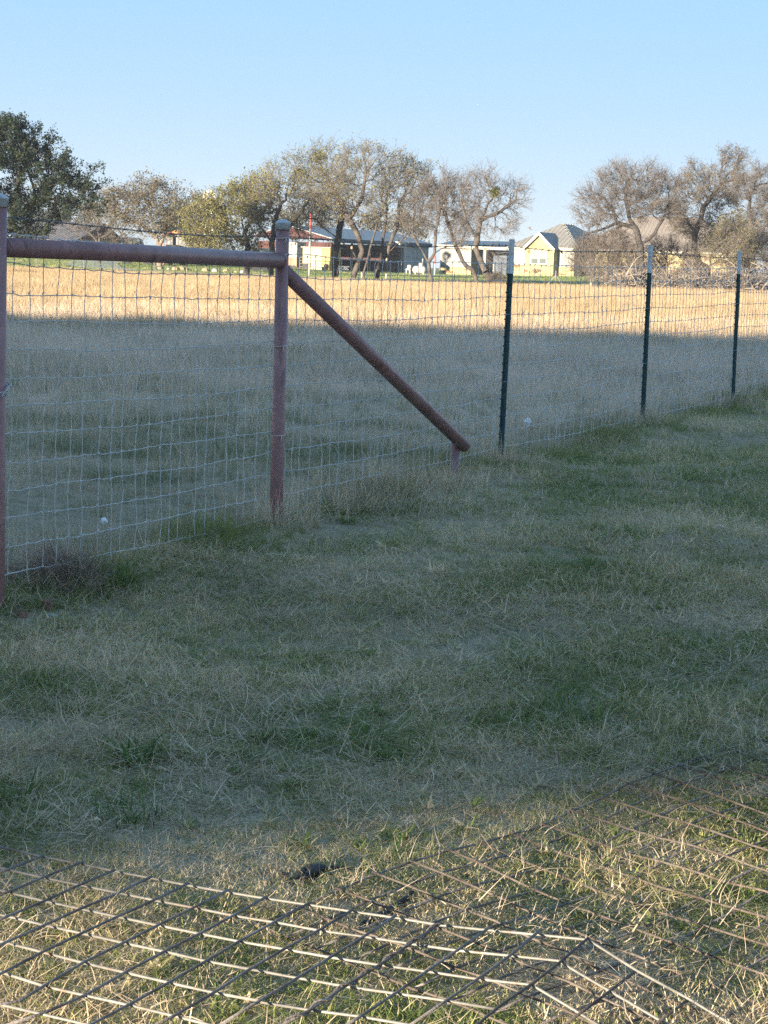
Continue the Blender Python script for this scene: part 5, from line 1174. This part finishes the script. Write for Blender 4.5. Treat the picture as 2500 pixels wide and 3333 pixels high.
# taller growth along the fence line
L_ = []
for (x0, y0), (x1, y1) in zip(FENCE_XY[:-1], FENCE_XY[1:]):
    n = int(math.hypot(x1 - x0, y1 - y0) * 190); t_ = rg.uniform(0, 1, n); off = rg.normal(-0.02, 0.16, n)
    L_.append(np.stack([x0 + (x1 - x0) * t_ + 0.914 * off, y0 + (y1 - y0) * t_ - 0.394 * off], 1))
P = np.concatenate(L_); cl = vnoise(P[:, 0], P[:, 1], 31, 5.0); P = P[cl > rg.uniform(-1.0, 0.25, len(P))]; cl = vnoise(P[:, 0], P[:, 1], 31, 5.0)
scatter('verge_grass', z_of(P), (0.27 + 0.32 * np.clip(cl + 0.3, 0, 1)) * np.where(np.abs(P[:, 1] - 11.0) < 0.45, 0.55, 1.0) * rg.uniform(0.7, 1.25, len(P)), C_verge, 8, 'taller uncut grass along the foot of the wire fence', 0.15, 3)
# dry clumps by posts
cl_ = []
for (u, v, Y, n, r) in ((893, 1690, 9.15, 26, 0.10), (1150, 1600, 10.1, 90, 0.34), (1440, 1545, 10.7, 22, 0.20), (1640, 1465, 12.0, 40, 0.14), (1010, 1650, 9.6, 44, 0.22), (2092, 1362, 14.8, 30, 0.16), (2386, 1290, 17.4, 36, 0.2), (2330, 1310, 17.0, 30, 0.25), (1330, 1540, 10.6, 50, 0.2)):
    c = at(u, v, Y); cl_.append(np.stack([c[0] + rg.normal(0, r, n), Y + rg.normal(0, r * 0.9, n)], 1))
P = np.concatenate(cl_); scatter('dry_weeds', z_of(P), rg.uniform(0.5, 1.0, len(P)), C_dead, 6, 'dead brown weed stalks round the foot of the posts', 0.2, 4)
# heap of dead stalks beside the left post
c0 = onz(185, 1935, 0.17); n = 170; P = np.stack([c0[0] + rg.normal(0, 0.095, n), c0[1] + rg.normal(0, 0.12, n)], 1); z = ground(P[:, 0], P[:, 1]) + rg.uniform(0.0, 0.05, n)
scatter('dead_stalk_heap', np.column_stack([P, z]), rg.uniform(0.4, 0.75, n), C_stalk, 6, 'matted heap of dead brown stalks between the left post and the green clump', 0.9, 5)
# pasture: short and greenish near the fence, tall and straw coloured farther out
P = sample(6.8, 42, lambda y: 230 if y < 14 else (75 if y < 22 else 32), rg, 1.25, 1.0); sd = fence_side(P[:, 0], P[:, 1]); P = P[sd < -0.05]
hs_ = 0.24 + 0.72 * sstep(9, 24, P[:, 1]) + 0.22 * vnoise(P[:, 0] * 0.35, P[:, 1] * 1.6, 41, 1.1)
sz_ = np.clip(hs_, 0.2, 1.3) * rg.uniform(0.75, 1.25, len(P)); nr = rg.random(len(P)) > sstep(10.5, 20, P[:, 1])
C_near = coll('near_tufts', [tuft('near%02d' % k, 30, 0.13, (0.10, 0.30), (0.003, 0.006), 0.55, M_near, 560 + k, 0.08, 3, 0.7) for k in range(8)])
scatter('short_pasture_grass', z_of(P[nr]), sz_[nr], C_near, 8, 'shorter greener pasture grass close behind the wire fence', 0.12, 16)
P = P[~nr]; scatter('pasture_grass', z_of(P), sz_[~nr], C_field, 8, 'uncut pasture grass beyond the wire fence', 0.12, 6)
P = sample(8.5, 40, lambda y: 34 if y < 18 else 16, rg, 1.25, 1.0); sd = fence_side(P[:, 0], P[:, 1]); P = P[sd < -0.4]; cl = vnoise(P[:, 0], P[:, 1] * 0.8, 61, 2.6) + 0.6 * vnoise(P[:, 0], P[:, 1], 62, 7); P = P[cl > rg.uniform(0.0, 0.6, len(P))]
scatter('pasture_weeds', z_of(P), rg.uniform(0.8, 1.5, len(P)) * (0.6 + 0.4 * sstep(9, 20, P[:, 1])), C_dead, 6, 'straggling dry weed stalks standing out of the shaded pasture', 0.25, 9)
P = sample(26, 122.5, lambda y: 13 if y < 45 else (8 if y < 75 else 5), rg, 1.25, 2.0); kp = rg.random(len(P)) < sstep(26, 36, P[:, 1]); P = P[kp]
scatter('tall_dry_grass', z_of(P), rg.uniform(0.7, 1.25, len(P)) * (0.9 + 0.2 * vnoise(P[:, 0], P[:, 1], 51, 0.5)), C_hay, 8, 'tall straw coloured grass of the sunlit pasture', 0.1, 7)
P = sample(123, 215, lambda y: 1.6, rg, 1.2, 4.0)
scatter('yard_grass', z_of(P), rg.uniform(0.6, 1.2, len(P)), C_yard, 6, 'mown green grass of the far yard', 0.1, 8)
# single dark green clumps that stand out of the lawn
def clump(label, u, v, n, spread, h, wd, seed, lean=0.6):
    c = onz(u, v, 0.05)
    for _ in range(6): c = onz(u, v, gz(c[0], c[1]))
    o = tuft('grass_clump', n, spread, h, wd, lean, M_clump, seed, 0, 4, 0.9); COL.objects.link(o); o.location = c; return tag(o, label, 'grass clump', 'green clumps in the lawn')
clump('broad leaved dark green weed clump in the lower left lawn', 440, 2480, 60, 0.05, (0.07, 0.14), (0.006, 0.011), 801, 0.8)
clump('dark grass clump nearest the lying wire meshes, at the lower left', 430, 2660, 70, 0.09, (0.06, 0.13), (0.003, 0.005), 802)
clump('bright green tussock beside the heap of dead stalks', 370, 1905, 120, 0.08, (0.10, 0.22), (0.003, 0.005), 803, 0.55)
clump('dark green clump in the lawn, near the centre', 1270, 2270, 70, 0.10, (0.05, 0.10), (0.003, 0.005), 804)
clump('wide dark green clump in the right half of the lawn', 1880, 2330, 90, 0.14, (0.05, 0.11), (0.003, 0.005), 805)
clump('green clump just above the rusty wire mesh', 1320, 2470, 60, 0.09, (0.05, 0.10), (0.003, 0.005), 806)
clump('green clump at the left edge of the lawn', 20, 2590, 70, 0.08, (0.06, 0.12), (0.003, 0.005), 807)
clump('single broad upright leaf between the pale rods', 712, 3290, 3, 0.006, (0.08, 0.11), (0.008, 0.010), 808, 0.1)
clump('fresh light green blades beside the black strap', 1275, 2790, 5, 0.012, (0.06, 0.10), (0.006, 0.009), 809, 0.4)

# ------------------------------------------------------------------ small things lying about
def on_ground(u, v):
    c = onz(u, v, 0.05)
    for _ in range(8): c = onz(u, v, gz(c[0], c[1]))
    return c
def crumple(label, u, v, Y, r, seed, name, cat, m_):
    rg = np.random.default_rng(seed); c = at(u, v, Y); mb = MB(); n, m2 = 9, 7; vv = []
    for i in range(m2):
        ph = math.pi * (i + 0.5) / m2
        for k in range(n):
            th = 2 * math.pi * k / n + (i % 2) * 0.35; q = r * rg.uniform(0.6, 1.2); vv.append((q * math.sin(ph) * math.cos(th) * 1.05, q * math.sin(ph) * math.sin(th) * 0.8, q * math.cos(ph)))
    ff = [(i * n + k, i * n + (k + 1) % n, (i + 1) * n + (k + 1) % n, (i + 1) * n + k) for i in range(m2 - 1) for k in range(n)] + [tuple(range(n)), tuple(range(m2 * n - 1, (m2 - 1) * n - 1, -1))]
    mb.add(vv, ff); o = mb.build(name, m_); o.location = c; return tag(o, label, cat)
crumple('crumpled white paper ball caught in the grass behind the mesh, left', 340, 1695, 8.9, 0.016, 1, 'paper_ball', 'litter', M_paper)
crumple('crumpled white plastic bag in the pasture right of the nearest green post', 1718, 1373, 14.0, 0.026, 4, 'plastic_bag', 'litter', M_paper)
def lump(label, u, v, sx, sy, sz_, seed, rz=0.3, lift=0.0):
    rg = np.random.default_rng(seed); c = on_ground(u, v); bm_ = MB(); vv = []
    for z in (-0.6, 0.2, 1.0):
        for a, b in ((-1, -1), (0, -1.1), (1, -1), (1.1, 0), (1, 1), (0, 1.05), (-1, 1), (-1.1, 0)):
            k = 0.8 if z == 1.0 else 1.0; vv.append(((a + rg.normal(0, .12)) * sx * k, (b + rg.normal(0, .12)) * sy * k, (z + rg.normal(0, .08)) * sz_))
    ff = [(i * 8 + k, i * 8 + (k + 1) % 8, (i + 1) * 8 + (k + 1) % 8, (i + 1) * 8 + k) for i in (0, 1) for k in range(8)] + [tuple(range(7, -1, -1)), tuple(range(16, 24))]
    bm_.add(vv, ff); o = bm_.build('broken_brick', M_brick); o.location = c + np.array([0, 0, lift]); o.rotation_euler = (0.1, -0.05, rz); return tag(o, label, 'brick')
lump('flat piece of orange brown brick at the foot of the left post', 62, 2008, 0.028, 0.04, 0.018, 3, 0.2, 0.004)
lump('upright piece of orange brown brick in the dead stalks', 155, 1985, 0.016, 0.025, 0.032, 5, 0.5, 0.004)
c = on_ground(165, 2008); mb = MB(); mb.poly([(-0.030, 0, 0.024), (-0.010, 0.003, 0.030), (0.030, 0.0, 0.017), (0.03, -0.002, 0.012), (0.0, -0.002, 0.020), (-0.025, -0.002, 0.019)], (0.002, 0.02, 0.004)); o = mb.build('plastic_shard', M_galv); o.location = c - np.array([0, 0, 0.006]); o.scale = (0.8, 0.7, 0.6); tag(o, 'thin white plastic shard in front of the bricks', 'litter')
c = on_ground(314, 2736); mb = MB(); mb.add([(-.016, 0, .045), (-.008, -.006, .052), (.006, -.007, .055), (.014, -.002, .047), (.016, .004, .038), (.008, .012, .05), (-.006, .013, .054), (0, 0, .060), (-.012, .006, .043)], [(0, 1, 7), (1, 2, 7), (2, 3, 7), (3, 4, 7), (4, 5, 7), (5, 6, 7), (6, 8, 7), (8, 0, 7)]); o = mb.build('dry_leaf', M_leaf); o.location = c; tag(o, 'pale curled dry leaf at the edge of the lying wire meshes, left', 'leaf')
c = on_ground(2340, 1755); mb = MB(); mb.add([(-.014, 0, .06), (0, -.004, .075), (.004, .004, .062), (.02, 0, .056), (.018, .008, .064)], [(0, 1, 2), (1, 3, 2), (2, 3, 4)]); o = mb.build('paper_scrap', M_paper); o.location = c; tag(o, 'small white scrap on the right of the lawn', 'litter')
# black strap lying in the grass
st = thing('rubber_strap', 'black rubber strap trailing through the grass behind the pale rods', 'strap', on_ground(1010, 2850))
def gl(pts, lift): 
    r = []
    for u, v in pts: q = on_ground(u, v); q[2] += lift; r.append(q)
    return r
def strap(pts, rad, name, lift=0.030, flat=0.5):
    mb = MB(); mb.tube(gl(pts, lift), rad, 8); o = mb.build(name, M_black, st, True); o.matrix_parent_inverse = Matrix.Translation(-st.location); return o
strap([(918, 2858), (935, 2864), (950, 2880), (972, 2874), (988, 2852), (1010, 2846), (1040, 2850), (1075, 2842), (1110, 2840), (1150, 2843), (1190, 2842)], [0.003, 0.006, 0.005, 0.005, 0.008, 0.013, 0.013, 0.007, 0.005, 0.004, 0.003], 'strap_body', 0.012)
strap([(1345, 2912), (1330, 2935), (1290, 2965), (1240, 2995), (1195, 3020), (1165, 3040)], [0.004, 0.006, 0.008, 0.008, 0.009, 0.005], 'strap_tail', 0.012)
strap([(1040, 2852), (1010, 2872), (985, 2886)], [0.012, 0.012, 0.006], 'strap_end', 0.02)

# small bare tree added unseen behind the photographer so its limbs break up the last sunlight on the near grass
src = next(o for o in COL.objects if o.get('label', '').startswith('slender forked bare tree'))
for k, (x, y, sc_, rz) in enumerate(((-7.55, -8.8, 0.42, 0.6),)):
    c = src.copy(); COL.objects.link(c); c.location = (x, y, 0.0); c.scale = (sc_, sc_, sc_); c.rotation_euler = (0, 0, rz)
    tag(c, 'low bare tree added unseen behind the photographer to dapple the near sunlight', 'tree')
    for ch_ in list(src.children):
        d = ch_.copy(); COL.objects.link(d); d.parent = c
